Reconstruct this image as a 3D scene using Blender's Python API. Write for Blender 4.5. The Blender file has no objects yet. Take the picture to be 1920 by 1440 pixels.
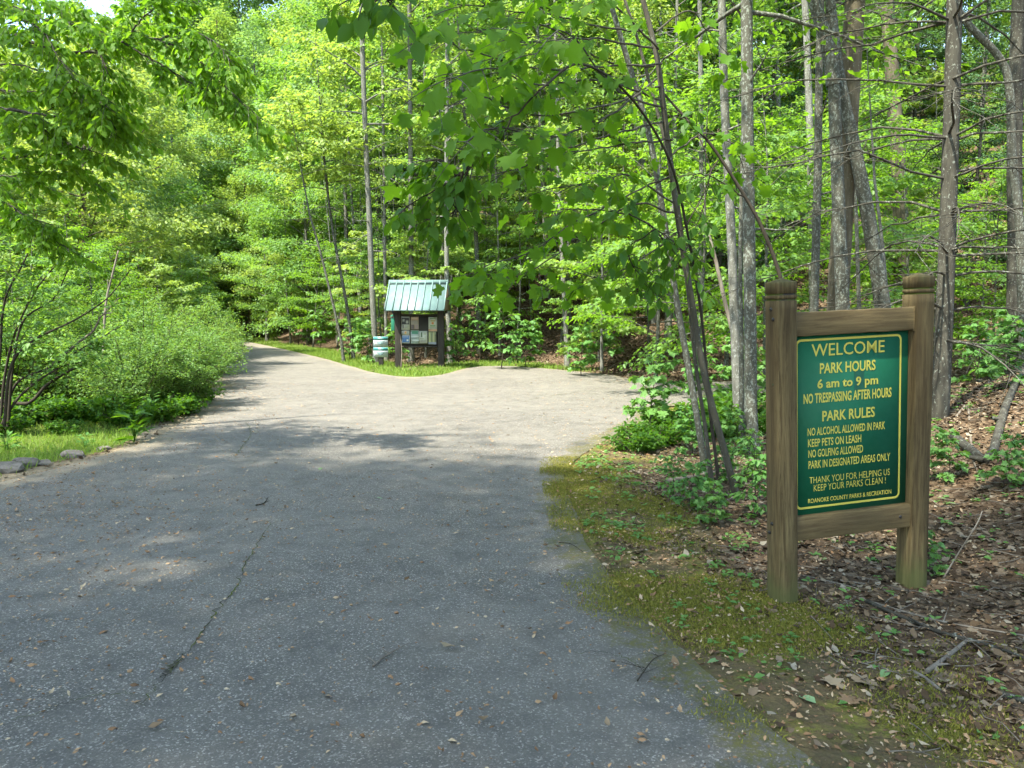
import bpy, math, random
import numpy as np
from mathutils import Vector, Matrix
from mathutils.geometry import delaunay_2d_cdt

# ---------------------------------------------------------------- camera, sky, sun
sc = bpy.context.scene
F = 1443.0
TH = math.atan(130 / F)
CAM_H = 1.7
cam_d = bpy.data.cameras.new("camera")
cam = bpy.data.objects.new("camera", cam_d)
sc.collection.objects.link(cam)
cam.location = (0, 0, CAM_H)
cam.rotation_euler = (math.pi / 2 - TH, 0, 0)
cam_d.sensor_width = 36.0
cam_d.lens = 36.0 * F / 1920
cam_d.clip_start = 0.05
cam_d.clip_end = 1000
sc.camera = cam

SUN_DIR = Vector((-0.35, -0.34, 0.87)).normalized()      # towards the sun
elev = math.asin(SUN_DIR.z)
world = bpy.data.worlds.new("World")
sc.world = world
world.use_nodes = True
wt = world.node_tree
wt.nodes.clear()
sky = wt.nodes.new("ShaderNodeTexSky")
sky.sky_type = 'NISHITA'
sky.sun_disc = False
sky.sun_elevation = elev
sky.sun_rotation = math.atan2(SUN_DIR.x, SUN_DIR.y)
bg = wt.nodes.new("ShaderNodeBackground")
bg.inputs[1].default_value = 0.15
wo = wt.nodes.new("ShaderNodeOutputWorld")
wt.links.new(sky.outputs[0], bg.inputs[0])
wt.links.new(bg.outputs[0], wo.inputs[0])
sun_d = bpy.data.lights.new("sun", 'SUN')
sun_d.energy = 3.1
sun_d.angle = math.radians(1.0)
sun_d.color = (1.0, 0.985, 0.955)
sun = bpy.data.objects.new("sun", sun_d)
sc.collection.objects.link(sun)
sun.location = (-10, -5, 40)
sun.rotation_euler = SUN_DIR.to_track_quat('Z', 'Y').to_euler()
vs = sc.view_settings
vs.view_transform = 'Standard'
vs.look = 'None'
vs.exposure = 2.48
vs.use_white_balance = True
vs.white_balance_temperature = 7000
vs.white_balance_tint = 3
vs.gamma = 1
cy = sc.cycles
cy.max_bounces = 7
cy.diffuse_bounces = 4
cy.transmission_bounces = 5
cy.glossy_bounces = 2
cy.sample_clamp_indirect = 8
cy.caustics_reflective = False
cy.caustics_refractive = False
cy.use_adaptive_sampling = True
cy.adaptive_threshold = 0.02

rng = np.random.default_rng(7)
random.seed(7)

# ---------------------------------------------------------------- projection helpers
def ray(px, py):
    u = (px - 960) / F; v = (720 - py) / F
    return np.array([u, math.cos(TH) + v * math.sin(TH), -math.sin(TH) + v * math.cos(TH)])
def G(px, py, z=0.0):
    d = ray(px, py); t = (z - CAM_H) / d[2]
    return np.array([d[0] * t, d[1] * t, z])
def Q(px, py, Y):
    d = ray(px, py); t = Y / d[1]
    return np.array([d[0] * t, Y, CAM_H + d[2] * t])

def unit(a):
    a = np.asarray(a, float)
    return a / (np.linalg.norm(a, axis=-1, keepdims=True) + 1e-12)
def sstep(a, b, x):
    t = np.clip((x - a) / (b - a), 0, 1); return t * t * (3 - 2 * t)
def vnoise(x, y, s, seed=0):
    x = np.asarray(x, float) * s; y = np.asarray(y, float) * s
    r = np.random.default_rng(seed + 99); o = 0
    for k in range(5):
        a = r.uniform(0, 6.28); f = 0.7 + 0.45 * k; p = r.uniform(0, 6.28)
        o = o + np.sin((x * math.cos(a) + y * math.sin(a)) * f + p + 1.3 * np.sin((x * math.sin(a) - y * math.cos(a)) * f * .6 + p * 2)) / (1 + .5 * k)
    return o / 3.0
def catmull(P, n):
    P = np.asarray(P, float); out = []
    E = np.vstack([2 * P[0] - P[1], P, 2 * P[-1] - P[-2]])
    for i in range(1, len(E) - 2):
        t = np.linspace(0, 1, n, endpoint=False)[:, None]
        a, b, c, d = E[i - 1], E[i], E[i + 1], E[i + 2]
        out.append(.5 * (2 * b + (c - a) * t + (2 * a - 5 * b + 4 * c - d) * t ** 2 + (3 * b - a - 3 * c + d) * t ** 3))
    out.append(P[-1:])
    return np.vstack(out)

# ---------------------------------------------------------------- mesh builder
class MB:
    def __init__(s):
        s.V = []; s.F = {3: [], 4: []}; s.poly = []; s.n = 0; s.A = []; s.M = {3: [], 4: []}; s.mi = 0
    def add(s, V, tris=None, quads=None, attr=None):
        V = np.asarray(V, float)
        for k, f in ((3, tris), (4, quads)):
            if f is not None and len(f):
                f = np.asarray(f, int) + s.n
                s.F[k].append(f); s.M[k].append(np.full(len(f), s.mi))
        s.V.append(V); s.n += len(V)
        s.A.append(np.zeros(len(V)) if attr is None else np.asarray(attr, float))
    def tube(s, P, R, n=6, cap=False):
        P = np.asarray(P, float); m = len(P)
        R = np.broadcast_to(np.asarray(R, float), (m,))
        T = unit(np.gradient(P, axis=0))
        ref = np.array([0, 0, 1.]) if abs(T[:, 2]).mean() < .8 else np.array([1., 0, 0])
        A = unit(np.cross(T, ref)); B = np.cross(T, A)
        a = np.arange(n) * 2 * math.pi / n
        V = P[:, None] + R[:, None, None] * (np.cos(a)[None, :, None] * A[:, None] + np.sin(a)[None, :, None] * B[:, None])
        i = np.arange(m - 1)[:, None] * n; j = np.arange(n)[None]; k = (j + 1) % n
        q = np.stack([i + j, i + k, i + n + k, i + n + j], -1).reshape(-1, 4)
        V = V.reshape(-1, 3); tr = None
        if cap:
            V = np.vstack([V, P[0], P[-1]]); c0 = m * n; jj = np.arange(n); kk = (jj + 1) % n
            tr = np.vstack([np.c_[np.full(n, c0), kk, jj], np.c_[np.full(n, c0 + 1), (m - 1) * n + jj, (m - 1) * n + kk]])
        s.add(V, tr, q, rng.random() * np.ones(len(V)))
    def box(s, c, size, R=None, taper=None):
        x, y, z = np.asarray(size, float) / 2
        V = np.array([[-x, -y, -z], [x, -y, -z], [x, y, -z], [-x, y, -z], [-x, -y, z], [x, -y, z], [x, y, z], [-x, y, z]])
        if taper is not None: V[4:, :2] *= taper
        if R is not None: V = V @ np.asarray(R).T
        s.add(V + np.asarray(c, float), None, [[3, 2, 1, 0], [4, 5, 6, 7], [0, 1, 5, 4], [1, 2, 6, 5], [2, 3, 7, 6], [3, 0, 4, 7]])
    def leaves(s, tm, pos, d, nrm, size, wid=1.0):
        tv, tf = tm; N = len(pos)
        if N == 0: return
        d = unit(d); nrm = unit(nrm - (nrm * d).sum(-1, keepdims=True) * d); sd = np.cross(d, nrm)
        size = np.broadcast_to(np.asarray(size, float), (N,))[:, None, None]
        V = pos[:, None] + size * (tv[None, :, 0:1] * wid * sd[:, None] + tv[None, :, 1:2] * d[:, None] + tv[None, :, 2:3] * nrm[:, None])
        k = len(tv); f = (np.arange(N)[:, None, None] * k + tf[None]).reshape(-1, 3)
        s.add(V.reshape(-1, 3), f, None, np.repeat(rng.random(N), k))
    def build(s, name, mats, parent=None, smooth=False, bevel=0):
        me = bpy.data.meshes.new(name)
        V = np.vstack(s.V); me.vertices.add(len(V)); me.vertices.foreach_set("co", V.ravel())
        fl = []; tot = []; mi = []
        for k in (3, 4):
            if s.F[k]:
                f = np.vstack(s.F[k]); fl.append(f.ravel()); tot.append(np.full(len(f), k)); mi.append(np.concatenate(s.M[k]))
        fl = np.concatenate(fl); tot = np.concatenate(tot); mi = np.concatenate(mi)
        me.loops.add(len(fl)); me.loops.foreach_set("vertex_index", fl.astype(np.int32))
        st = np.concatenate([[0], np.cumsum(tot)[:-1]])
        me.polygons.add(len(tot)); me.polygons.foreach_set("loop_start", st.astype(np.int32))
        me.polygons.foreach_set("loop_total", tot.astype(np.int32))
        if smooth: me.polygons.foreach_set("use_smooth", np.ones(len(tot), bool))
        for m in (mats if isinstance(mats, (list, tuple)) else [mats]): me.materials.append(m)
        me.polygons.foreach_set("material_index", mi.astype(np.int32))
        me.update(calc_edges=True)
        at = me.attributes.new("rnd", 'FLOAT', 'POINT'); at.data.foreach_set("value", np.concatenate(s.A).astype(np.float32))
        o = bpy.data.objects.new(name, me); sc.collection.objects.link(o)
        if parent is not None: o.parent = parent
        if bevel:
            b = o.modifiers.new("bevel", 'BEVEL'); b.width = bevel; b.segments = 2; b.limit_method = 'ANGLE'
        return o

def tag(o, label=None, cat=None, group=None, kind=None):
    if label: o["label"] = label
    if cat: o["category"] = cat
    if group: o["group"] = group
    if kind: o["kind"] = kind
    return o
def empty(name, loc, label, cat, group=None, rot=(0, 0, 0)):
    o = bpy.data.objects.new(name, None); o.empty_display_size = .3
    sc.collection.objects.link(o); o.location = loc; o.rotation_euler = rot
    return tag(o, label, cat, group)
def copy_tree(root, loc, rz, scale, label=None, group=None, tilt=(0, 0)):
    r = root.copy(); sc.collection.objects.link(r)
    r.location = loc; r.rotation_euler = (tilt[0], tilt[1], rz)
    r.scale = (scale,) * 3 if np.isscalar(scale) else scale
    if label: r["label"] = label
    if group: r["group"] = group
    for ch in list(root.children):
        c = ch.copy(); sc.collection.objects.link(c); c.parent = r
    return r

# ---------------------------------------------------------------- materials
class NT:
    def __init__(s, name):
        s.m = bpy.data.materials.new(name); s.m.use_nodes = True; s.t = s.m.node_tree; s.t.nodes.clear()
        s.out = s.t.nodes.new("ShaderNodeOutputMaterial"); s._c = {}
    def node(s, typ, **kw):
        n = s.t.nodes.new(typ)
        for k, v in kw.items(): setattr(n, k, v)
        return n
    def set(s, sock, v):
        if isinstance(v, bpy.types.NodeSocket): s.t.links.new(v, sock)
        elif v is not None:
            if sock.type == 'RGBA' and len(v) == 3: v = (*v, 1)
            sock.default_value = v
    def coord(s, which="Object", scale=None):
        n = s._c.get('tc') or s.node("ShaderNodeTexCoord"); s._c['tc'] = n
        o = n.outputs[which]
        if scale is not None:
            m = s.node("ShaderNodeMapping"); s.set(m.inputs[0], o); m.inputs['Scale'].default_value = scale; o = m.outputs[0]
        return o
    def noise(s, scale, detail=4, rough=.6, vec=None, dist=0):
        n = s.node("ShaderNodeTexNoise"); s.set(n.inputs['Vector'], vec if vec is not None else s.coord())
        n.inputs['Scale'].default_value = scale; n.inputs['Detail'].default_value = detail; n.inputs['Roughness'].default_value = rough
        n.inputs['Distortion'].default_value = dist
        return n.outputs[0]
    def voro(s, scale, feature='F1', out='Distance', vec=None, rnd=1):
        n = s.node("ShaderNodeTexVoronoi", feature=feature); s.set(n.inputs['Vector'], vec if vec is not None else s.coord())
        n.inputs['Scale'].default_value = scale; n.inputs['Randomness'].default_value = rnd
        return n.outputs[out]
    def attr(s, name):
        return s.node("ShaderNodeAttribute", attribute_name=name).outputs['Fac']
    def rnd(s): return s.node("ShaderNodeObjectInfo").outputs['Random']
    def ramp(s, fac, stops, interp='LINEAR'):
        n = s.node("ShaderNodeValToRGB"); s.set(n.inputs[0], fac); r = n.color_ramp; r.interpolation = interp
        while len(r.elements) < len(stops): r.elements.new(.5)
        for e, (p, c) in zip(r.elements, stops):
            e.position = p; e.color = (c, c, c, 1) if np.isscalar(c) else (*c, 1)
        return n.outputs[0]
    def math(s, op, a, b=None, c=None):
        n = s.node("ShaderNodeMath", operation=op); s.set(n.inputs[0], a); s.set(n.inputs[1], b)
        if c is not None: s.set(n.inputs[2], c)
        return n.outputs[0]
    def mix(s, fac, a, b, typ='MIX'):
        n = s.node("ShaderNodeMix", data_type='RGBA', blend_type=typ); s.set(n.inputs[0], fac); s.set(n.inputs[6], a); s.set(n.inputs[7], b)
        return n.outputs[2]
    def bump(s, h, dist, strength=1):
        n = s.node("ShaderNodeBump"); n.inputs['Strength'].default_value = strength; n.inputs['Distance'].default_value = dist
        s.set(n.inputs['Height'], h); return n.outputs[0]
    def pbr(s, col, rough=.8, spec=.3, normal=None, metal=0):
        n = s.node("ShaderNodeBsdfPrincipled"); s.set(n.inputs['Base Color'], col); s.set(n.inputs['Roughness'], rough)
        s.set(n.inputs['Specular IOR Level'], spec); s.set(n.inputs['Metallic'], metal); s.set(n.inputs['Normal'], normal)
        return n.outputs[0]
    def done(s, sh): s.t.links.new(sh, s.out.inputs[0]); return s.m

def leaf_mat(name, a, b, ta, tb, trans=.45, rough=.5, spec=.35, objvar=.5, close=False):
    """leaf: two tones picked per leaf, shifted a little per plant; light passes through"""
    n = NT(name)
    f = n.math('ADD', n.math('MULTIPLY', n.attr("rnd"), 1 - objvar), n.math('MULTIPLY', n.rnd(), objvar))
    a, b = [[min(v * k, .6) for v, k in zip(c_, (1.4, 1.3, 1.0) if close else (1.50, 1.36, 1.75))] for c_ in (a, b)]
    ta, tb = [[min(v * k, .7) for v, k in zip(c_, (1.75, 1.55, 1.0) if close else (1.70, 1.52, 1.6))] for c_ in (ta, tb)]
    c = n.mix(f, a, b); tc = n.mix(f, ta, tb)
    p = n.pbr(c, rough, spec)
    t = n.node("ShaderNodeBsdfTranslucent"); n.set(t.inputs[0], tc)
    mx = n.node("ShaderNodeMixShader"); mx.inputs[0].default_value = trans * .95
    n.t.links.new(p, mx.inputs[1]); n.t.links.new(t.outputs[0], mx.inputs[2])
    return n.done(mx.outputs[0])

def bark_mat(name, dark, light, lichen=None, la=.55, stretch=.18, scale=14):
    n = NT(name)
    v = n.coord(scale=(1, 1, stretch))
    n1 = n.noise(scale, 5, .65, v); n2 = n.noise(scale * .3, 3, .5)
    c = n.mix(n.ramp(n1, [(.32, 0), (.68, 1)]), dark, light)
    c = n.mix(n.ramp(n2, [(.35, .0), (.7, .55)]), c, dark)
    if lichen:
        l = n.noise(34, 5, .68, n.coord(scale=(1, 1, .7)))
        c = n.mix(n.ramp(l, [(la, 0), (la + .05, 1)]), c, lichen)
    c = n.mix(n.math('MULTIPLY', n.rnd(), .35), c, [x * .6 for x in dark])
    return n.done(n.pbr(c, .92, .15, n.bump(n1, .012, .8)))

LEAF = {
    'near':  leaf_mat("leaf_big_green", (.045, .115, .014), (.065, .145, .018), (.10, .23, .012), (.16, .32, .02), .58, .55, .15, .2, True),
    'dark':  leaf_mat("leaf_glossy_green", (.030, .085, .014), (.045, .11, .016), (.06, .15, .01), (.09, .20, .012), .48, .5, .2, .2, True),
    'beech': leaf_mat("leaf_beech_green", (.052, .125, .016), (.08, .165, .022), (.12, .26, .018), (.17, .33, .025), .55, .55, .16, .3, True),
    'poplar': leaf_mat("leaf_poplar_green", (.085, .165, .026), (.15, .215, .042), (.17, .31, .03), (.27, .36, .045), .48, .5, .3, .5),
    'mid':   leaf_mat("leaf_mid_green", (.055, .13, .020), (.095, .185, .035), (.12, .26, .022), (.19, .33, .03), .47, .5, .3, .6),
    'blue':  leaf_mat("leaf_cool_green", (.075, .15, .045), (.11, .20, .055), (.12, .25, .04), (.18, .31, .05), .45, .5, .3, .6),
    'shrub': leaf_mat("leaf_shrub_green", (.055, .125, .022), (.09, .165, .026), (.11, .22, .025), (.17, .27, .03), .42, .5, .3, .5),
    'herb':  leaf_mat("leaf_herb_green", (.05, .14, .025), (.085, .18, .035), (.10, .24, .02), (.15, .29, .03), .4, .5, .3, .5),
    'grass': leaf_mat("grass_blade", (.07, .15, .018), (.14, .20, .03), (.12, .24, .02), (.20, .28, .03), .4, .6, .2, .1),
    'hemlock': leaf_mat("needle_green", (.03, .075, .02), (.05, .11, .03), (.05, .11, .02), (.08, .16, .03), .3, .6, .3, .4),
}
BARK = {
    'pale': bark_mat("bark_pale_poplar", (.090, .086, .068), (.235, .228, .195), (.30, .305, .27), .55),
    'grey': bark_mat("bark_grey_lichen", (.058, .056, .041), (.125, .12, .096), (.215, .23, .192), .53),
    'brown': bark_mat("bark_brown", (.07, .058, .036), (.18, .15, .10), (.26, .27, .22), .62),
    'pine': bark_mat("bark_dark_pine", (.035, .031, .024), (.105, .097, .075), (.22, .23, .19), .58),
    'twig': bark_mat("bark_twig", (.030, .024, .018), (.075, .06, .042)),
    'stem': bark_mat("bark_stem", (.055, .048, .034), (.15, .135, .10), (.30, .31, .26), .62),
    'dead': bark_mat("dead_wood", (.12, .095, .07), (.30, .26, .21)),
}

# ---------------------------------------------------------------- road outline and terrain
LEFT = [(-520, 1010), (-200, 950), (0, 905), (150, 868), (240, 842), (300, 818), (348, 782), (380, 748), (396, 712), (404, 682), (411, 660), (409, 644), (385, 632)]
BACK = [(385, 622.5), (418, 632), (470, 642), (540, 657), (600, 671), (650, 685), (700, 699), (760, 707), (822, 704), (862, 694), (895, 688), (960, 687), (1050, 694), (1150, 704), (1225, 716)]
RIGHT = [(1262, 762), (1215, 786), (1130, 828), (1078, 868), (1060, 915), (1078, 975), (1125, 1060), (1195, 1140), (1290, 1222), (1390, 1325), (1530, 1440), (1720, 1700)]
wl = [G(*p)[:2] for p in LEFT]; wb = [G(*p)[:2] for p in BACK]; wr = [G(*p)[:2] for p in RIGHT]
poly = np.vstack([
    catmull([(-15, 5.2)] + wl + [(-34, 62)], 6),
    catmull([(-36, 69)] + wb[1:] + [(6.6, 19.6), (9.5, 18.6)], 6),
    catmull([(9.5, 15.0), (6.2, 14.9)] + wr + [(2.4, 0.4), (3.0, -3), (3.2, -14)], 6),
    np.array([(-15, -14.)])])
# resample, then roughen the edge a little
seg = np.linalg.norm(np.diff(np.vstack([poly, poly[:1]]), axis=0), axis=1); cum = np.r_[0, np.cumsum(seg)]
def resample(P, step_near):
    out = []
    Pc = np.vstack([P, P[:1]])
    for a, b in zip(Pc[:-1], Pc[1:]):
        L = np.linalg.norm(b - a); dd = max(np.hypot(*((a + b) / 2)), 2)
        k = max(1, int(L / (step_near * (.5 + dd / 8))))
        out.append(a + (b - a) * np.linspace(0, 1, k, endpoint=False)[:, None])
    return np.vstack(out)
edge = resample(poly, .09)
nrm_e = unit(np.roll(edge, -1, 0) - np.roll(edge, 1, 0))[:, ::-1] * [1, -1]
wig = vnoise(edge[:, 0], edge[:, 1], 2.2, 3) * .05 + vnoise(edge[:, 0], edge[:, 1], 9, 4) * .022
edge = edge + nrm_e * wig[:, None]

def seg_dist(X, Y, P):
    X = np.asarray(X, float).ravel(); Y = np.asarray(Y, float).ravel()
    A = P; B = np.roll(P, -1, 0); d = np.full(len(X), 1e9); ins = np.zeros(len(X), bool)
    for a, b in zip(A, B):
        e = b - a; L2 = (e * e).sum() + 1e-12
        t = np.clip(((X - a[0]) * e[0] + (Y - a[1]) * e[1]) / L2, 0, 1)
        d = np.minimum(d, (X - a[0] - t * e[0]) ** 2 + (Y - a[1] - t * e[1]) ** 2)
        c = (a[1] > Y) != (b[1] > Y)
        if c.any():
            xi = a[0] + (Y - a[1]) / (b[1] - a[1] + 1e-15) * e[0]
            ins ^= c & (X < xi)
    return np.sqrt(d) * np.where(ins, -1, 1)
def sdf(X, Y):
    sh = np.shape(X)
    return seg_dist(X, Y, poly).reshape(sh)

def sides(X, Y):
    """weights of the bank behind the road, the sign corner and the left verge"""
    X = np.asarray(X, float); Y = np.asarray(Y, float)
    right = sstep(-1.5, -.3, X) * sstep(17.2, 16.2, Y)
    # line of the road's far side, from the far bend to the right-hand branch
    lx = np.interp(X, [-40, -21, -14, -9, -5, 12], [66, 50, 38, 29, 21, 17])
    back = sstep(-1, 1, Y - lx) * (1 - right)
    return back, right, np.clip(1 - back - right, 0, 1)

def terrain(X, Y, d=None):
    X = np.asarray(X, float); Y = np.asarray(Y, float)
    if d is None: d = sdf(X, Y)
    back, right, left = sides(X, Y)
    d0 = d - 2.0
    sp = np.where(d0 > 0, d0 * d0 / (d0 + 1.6), 0)            # soft start of the slope
    hb = .54 * sp; hr = .46 * np.minimum(sp, 40); hl = -.02 * np.minimum(sp, 8) + .6 * np.maximum(d - 14, 0)
    h = back * hb + right * hr + left * hl
    h = np.where(h > 0, 60 * (1 - np.exp(-h / 60)), h)
    bumpy = sstep(.1, 1.2, d)
    h = h + bumpy * (vnoise(X, Y, .9, 1) * .05 + vnoise(X, Y, .25, 2) * .12 * sstep(1.5, 5, d) + vnoise(X, Y, 3.2, 5) * .012)
    return h + np.where(d < 0, -.035 * sstep(0, -.12, d), .004 * sstep(0, .1, d))
def tz(x, y): return float(terrain(np.array([x]), np.array([y]))[0])

def axis(lo, hi, n, c, p=2.4):
    t = np.linspace(-1, 1, n)
    a = np.where(t < 0, -np.abs(t) ** p * (c - lo), np.abs(t) ** p * (hi - c)) + c
    return a + np.linspace(-.5, .5, n) * 0
def lin_axis(segs):
    return np.concatenate([np.arange(a, b, s) for a, b, s in segs])
gx = lin_axis([(-170, -60, 6), (-60, -25, 1.5), (-25, -12, .5), (-12, -4, .22), (-4, 0, .3), (0, 6, .085), (6, 12, .2), (12, 30, .7), (30, 60, 2), (60, 176, 6)])
gy = lin_axis([(-20, -2, 2), (-2, 2, .3), (2, 7, .085), (7, 14, .16), (14, 32, .3), (32, 60, .8), (60, 110, 2.5), (110, 230, 6)])
GX, GY = np.meshgrid(gx, gy)
GD = sdf(GX, GY)
GZ = terrain(GX, GY, GD)
gm = MB(); ny, nx = GX.shape
ii = np.arange(ny - 1)[:, None] * nx + np.arange(nx - 1)[None]
gm.add(np.c_[GX.ravel(), GY.ravel(), GZ.ravel()], None, np.stack([ii, ii + 1, ii + nx + 1, ii + nx], -1).reshape(-1, 4))

def masks(X, Y, d):
    back, right, left = sides(X, Y)
    n1 = vnoise(X, Y, 1.7, 11); n2 = vnoise(X, Y, .6, 12)
    moss = right * sstep(1.45, .35, d + .42 * n1 + .25 * vnoise(X, Y, 5, 13)) 
    gk = back * sstep(2.1, 1.3, d + .3 * n1) * sstep(3.2, .8, X) * sstep(-.2, .15, d)
    gl = left * sstep(2.6, 1.4, d + .5 * n1) * sstep(.12, .5, d + .12 * n1)
    # worn ground between the posts of the notice board
    K = G(785, 690); worn = np.exp(-(((X - K[0]) / 1.1) ** 2 + ((Y - K[1] + .15) / .28) ** 2) * 1.2)
    grass = np.clip(gk + gl - worn * 1.2, 0, 1)
    sand = left * sstep(.5, .05, d + .22 * n1) 
    return np.clip(moss, 0, 1), grass, np.clip(sand, 0, 1), np.clip(worn, 0, 1)

n = NT("forest_floor")
ob = n.coord()
warp = n.noise(14, 3, .6)
vw = n.node("ShaderNodeVectorMath", operation='ADD'); n.set(vw.inputs[0], ob)
wn = n.node("ShaderNodeTexNoise"); wn.inputs['Scale'].default_value = 9; n.set(wn.inputs['Vector'], ob)
sc_ = n.node("ShaderNodeVectorMath", operation='SCALE'); n.set(sc_.inputs[0], wn.outputs['Color']); sc_.inputs['Scale'].default_value = .12
n.set(vw.inputs[1], sc_.outputs[0]); wv = vw.outputs[0]
cellc = n.voro(17, out='Color', vec=wv)
sep = n.node("ShaderNodeSeparateColor"); n.set(sep.inputs[0], cellc)
litter = n.ramp(sep.outputs[0], [(0, (.045, .028, .016)), (.3, (.085, .052, .030)), (.6, (.14, .09, .055)), (.85, (.20, .14, .09)), (1, (.27, .20, .135))])
fine = n.noise(45, 5, .7)
litter = n.mix(n.ramp(fine, [(.35, 0), (.7, .6)]), litter, (.055, .038, .024))
big = n.noise(.55, 4, .6)
litter = n.mix(n.ramp(big, [(.42, 0), (.62, .55)]), litter, (.050, .036, .022))
gn = n.noise(6, 5, .65); gn2 = n.noise(30, 4, .7)
mossc = n.mix(n.ramp(gn, [(.3, 0), (.7, 1)]), (.175, .165, .030), (.105, .110, .026))
mossc = n.mix(n.ramp(gn2, [(.45, 0), (.62, .8)]), mossc, (.090, .062, .034))
mossc = n.mix(n.ramp(n.noise(2.2, 4, .6), [(.42, 0), (.54, .85)]), mossc, (.105, .075, .043))
grassc = n.mix(n.ramp(gn2, [(.3, 0), (.7, 1)]), (.060, .10, .018), (.11, .13, .03))
sandc = n.mix(n.ramp(gn2, [(.3, 0), (.7, 1)]), (.26, .21, .14), (.17, .13, .085))
soil = n.mix(n.ramp(fine, [(.3, 0), (.7, 1)]), (.085, .045, .026), (.15, .085, .05))
def edge_mask(a, amt=.45): return n.ramp(n.math('ADD', n.attr(a), n.math('MULTIPLY', n.math('SUBTRACT', gn, .5), amt * 2)), [(.35, 0), (.65, 1)])
c = n.mix(edge_mask("moss"), litter, mossc)
c = n.mix(edge_mask("grass"), c, grassc)
c = n.mix(edge_mask("sand"), c, sandc)
c = n.mix(n.attr("worn"), c, soil)
hgt = n.math('ADD', n.math('MULTIPLY', fine, .6), n.math('MULTIPLY', n.voro(17, vec=wv), 1.0))
GROUND = n.done(n.pbr(c, .95, .1, n.bump(hgt, .03, .9)))
ground = gm.build("ground", GROUND, None, True)
tag(ground, kind="structure", label="forest floor of brown leaf litter with mossy verge")
def put(me, name, arr):
    a = me.attributes.new(name, 'FLOAT', 'POINT'); a.data.foreach_set("value", np.asarray(arr, np.float32).ravel())
for nm, a in zip(("moss", "grass", "sand", "worn"), masks(GX, GY, GD)): put(ground.data, nm, a)

# ---- the asphalt sheet
pts = [tuple(p) for p in edge]; ne = len(pts)
inner = []
for (x0, x1, y0, y1, s) in [(-12, 6, -1, 9, .28), (-14, 8, 9, 17, .45), (-20, 8, 17, 32, .8), (-36, 0, 32, 70, 1.6)]:
    X, Y = np.meshgrid(np.arange(x0, x1, s), np.arange(y0, y1, s)); X = X + rng.uniform(-.2, .2, X.shape) * s; Y = Y + rng.uniform(-.2, .2, Y.shape) * s
    D = sdf(X, Y); k = D < -.35 * s - .08
    inner += list(zip(X[k], Y[k]))
v2, e2, f2, *_ = delaunay_2d_cdt([Vector(p) for p in pts + inner], [], [list(range(ne))], 1, 1e-5)
rv = np.array([tuple(v) for v in v2]); rf = np.array([list(f) for f in f2 if len(f) == 3])
a_, b_, c_ = rv[rf[:, 0]], rv[rf[:, 1]], rv[rf[:, 2]]
cr = (b_[:, 0] - a_[:, 0]) * (c_[:, 1] - a_[:, 1]) - (b_[:, 1] - a_[:, 1]) * (c_[:, 0] - a_[:, 0])
rf = np.where((cr < 0)[:, None], rf[:, ::-1], rf)
RD = -sdf(rv[:, 0], rv[:, 1])
rz = .008 + .012 * sstep(0, 2.5, RD) + .004 * vnoise(rv[:, 0], rv[:, 1], .8, 21) * sstep(0, .5, RD)
rm = MB(); rm.add(np.c_[rv, rz], rf)
n = NT("old_asphalt")
agg = n.voro(140, out='Color'); sp = n.node("ShaderNodeSeparateColor"); n.set(sp.inputs[0], agg)
chip = n.ramp(sp.outputs[0], [(0, (.045, .041, .036)), (.5, (.085, .079, .070)), (.78, (.15, .14, .126)), (.92, (.33, .31, .28)), (1, (.68, .65, .6))])
n1 = n.noise(260, 3, .7)
c = n.mix(.4, chip, n.ramp(n1, [(.3, (.080, .076, .070)), (.7, (.28, .268, .25))]))
blot = n.noise(.45, 5, .6); blot2 = n.noise(3.5, 5, .65)
c = n.mix(n.ramp(blot, [(.40, 0), (.60, .5)]), c, (.20, .19, .172), 'MIX')
c = n.mix(n.ramp(blot2, [(.46, 0), (.68, .45)]), c, (.06, .058, .055))
nn = n.noise(5, 5, .7); fn = n.noise(38, 4, .7)
def em(a, amt, lo=.35, hi=.6): return n.ramp(n.math('ADD', n.attr(a), n.math('MULTIPLY', n.math('SUBTRACT', nn, .5), amt)), [(lo, 0), (hi, 1)])
c = n.mix(n.math('MULTIPLY', em("wash", .8), n.ramp(fn, [(.35, .9), (.65, .35)])), c, (.25, .215, .16))
dirt = n.mix(n.ramp(fn, [(.3, 0), (.6, 1)]), (.075, .060, .036), (.12, .115, .028))
c = n.mix(n.math('MULTIPLY', em("mossy", 1.5, .4, .62), n.ramp(fn, [(.36, .1), (.56, .92)])), c, dirt)
vein = n.voro(.55, 'DISTANCE_TO_EDGE', vec=n.coord())
c = n.mix(1.0, c, (1.03, .965, .885), 'MULTIPLY')
h = n.math('ADD', n.math('MULTIPLY', sp.outputs[0], .6), n1)
ROAD = n.done(n.pbr(c, n.ramp(n1, [(.2, .62), (.8, .9)]), .35, n.bump(h, .008, 1.0)))
road = rm.build("road", ROAD, None, True)
tag(road, kind="structure", label="worn grey asphalt road forking around the notice board")
bk, rt, lf = sides(rv[:, 0], rv[:, 1])
put(road.data, "wash", np.where((rv[:, 0] < -2.5) & (rv[:, 1] < 21), sstep(.6, .02, RD), 0) + .6 * bk * sstep(.4, 0, RD))
put(road.data, "mossy", np.where(rv[:, 0] > .2, .78 * sstep(.62, .0, RD) * sstep(20, 14, rv[:, 1]), 0) + .55 * np.exp(-((rv[:, 0] + 6.5) ** 2 / 2 + (rv[:, 1] - 7.2) ** 2 / .3)))

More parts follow.
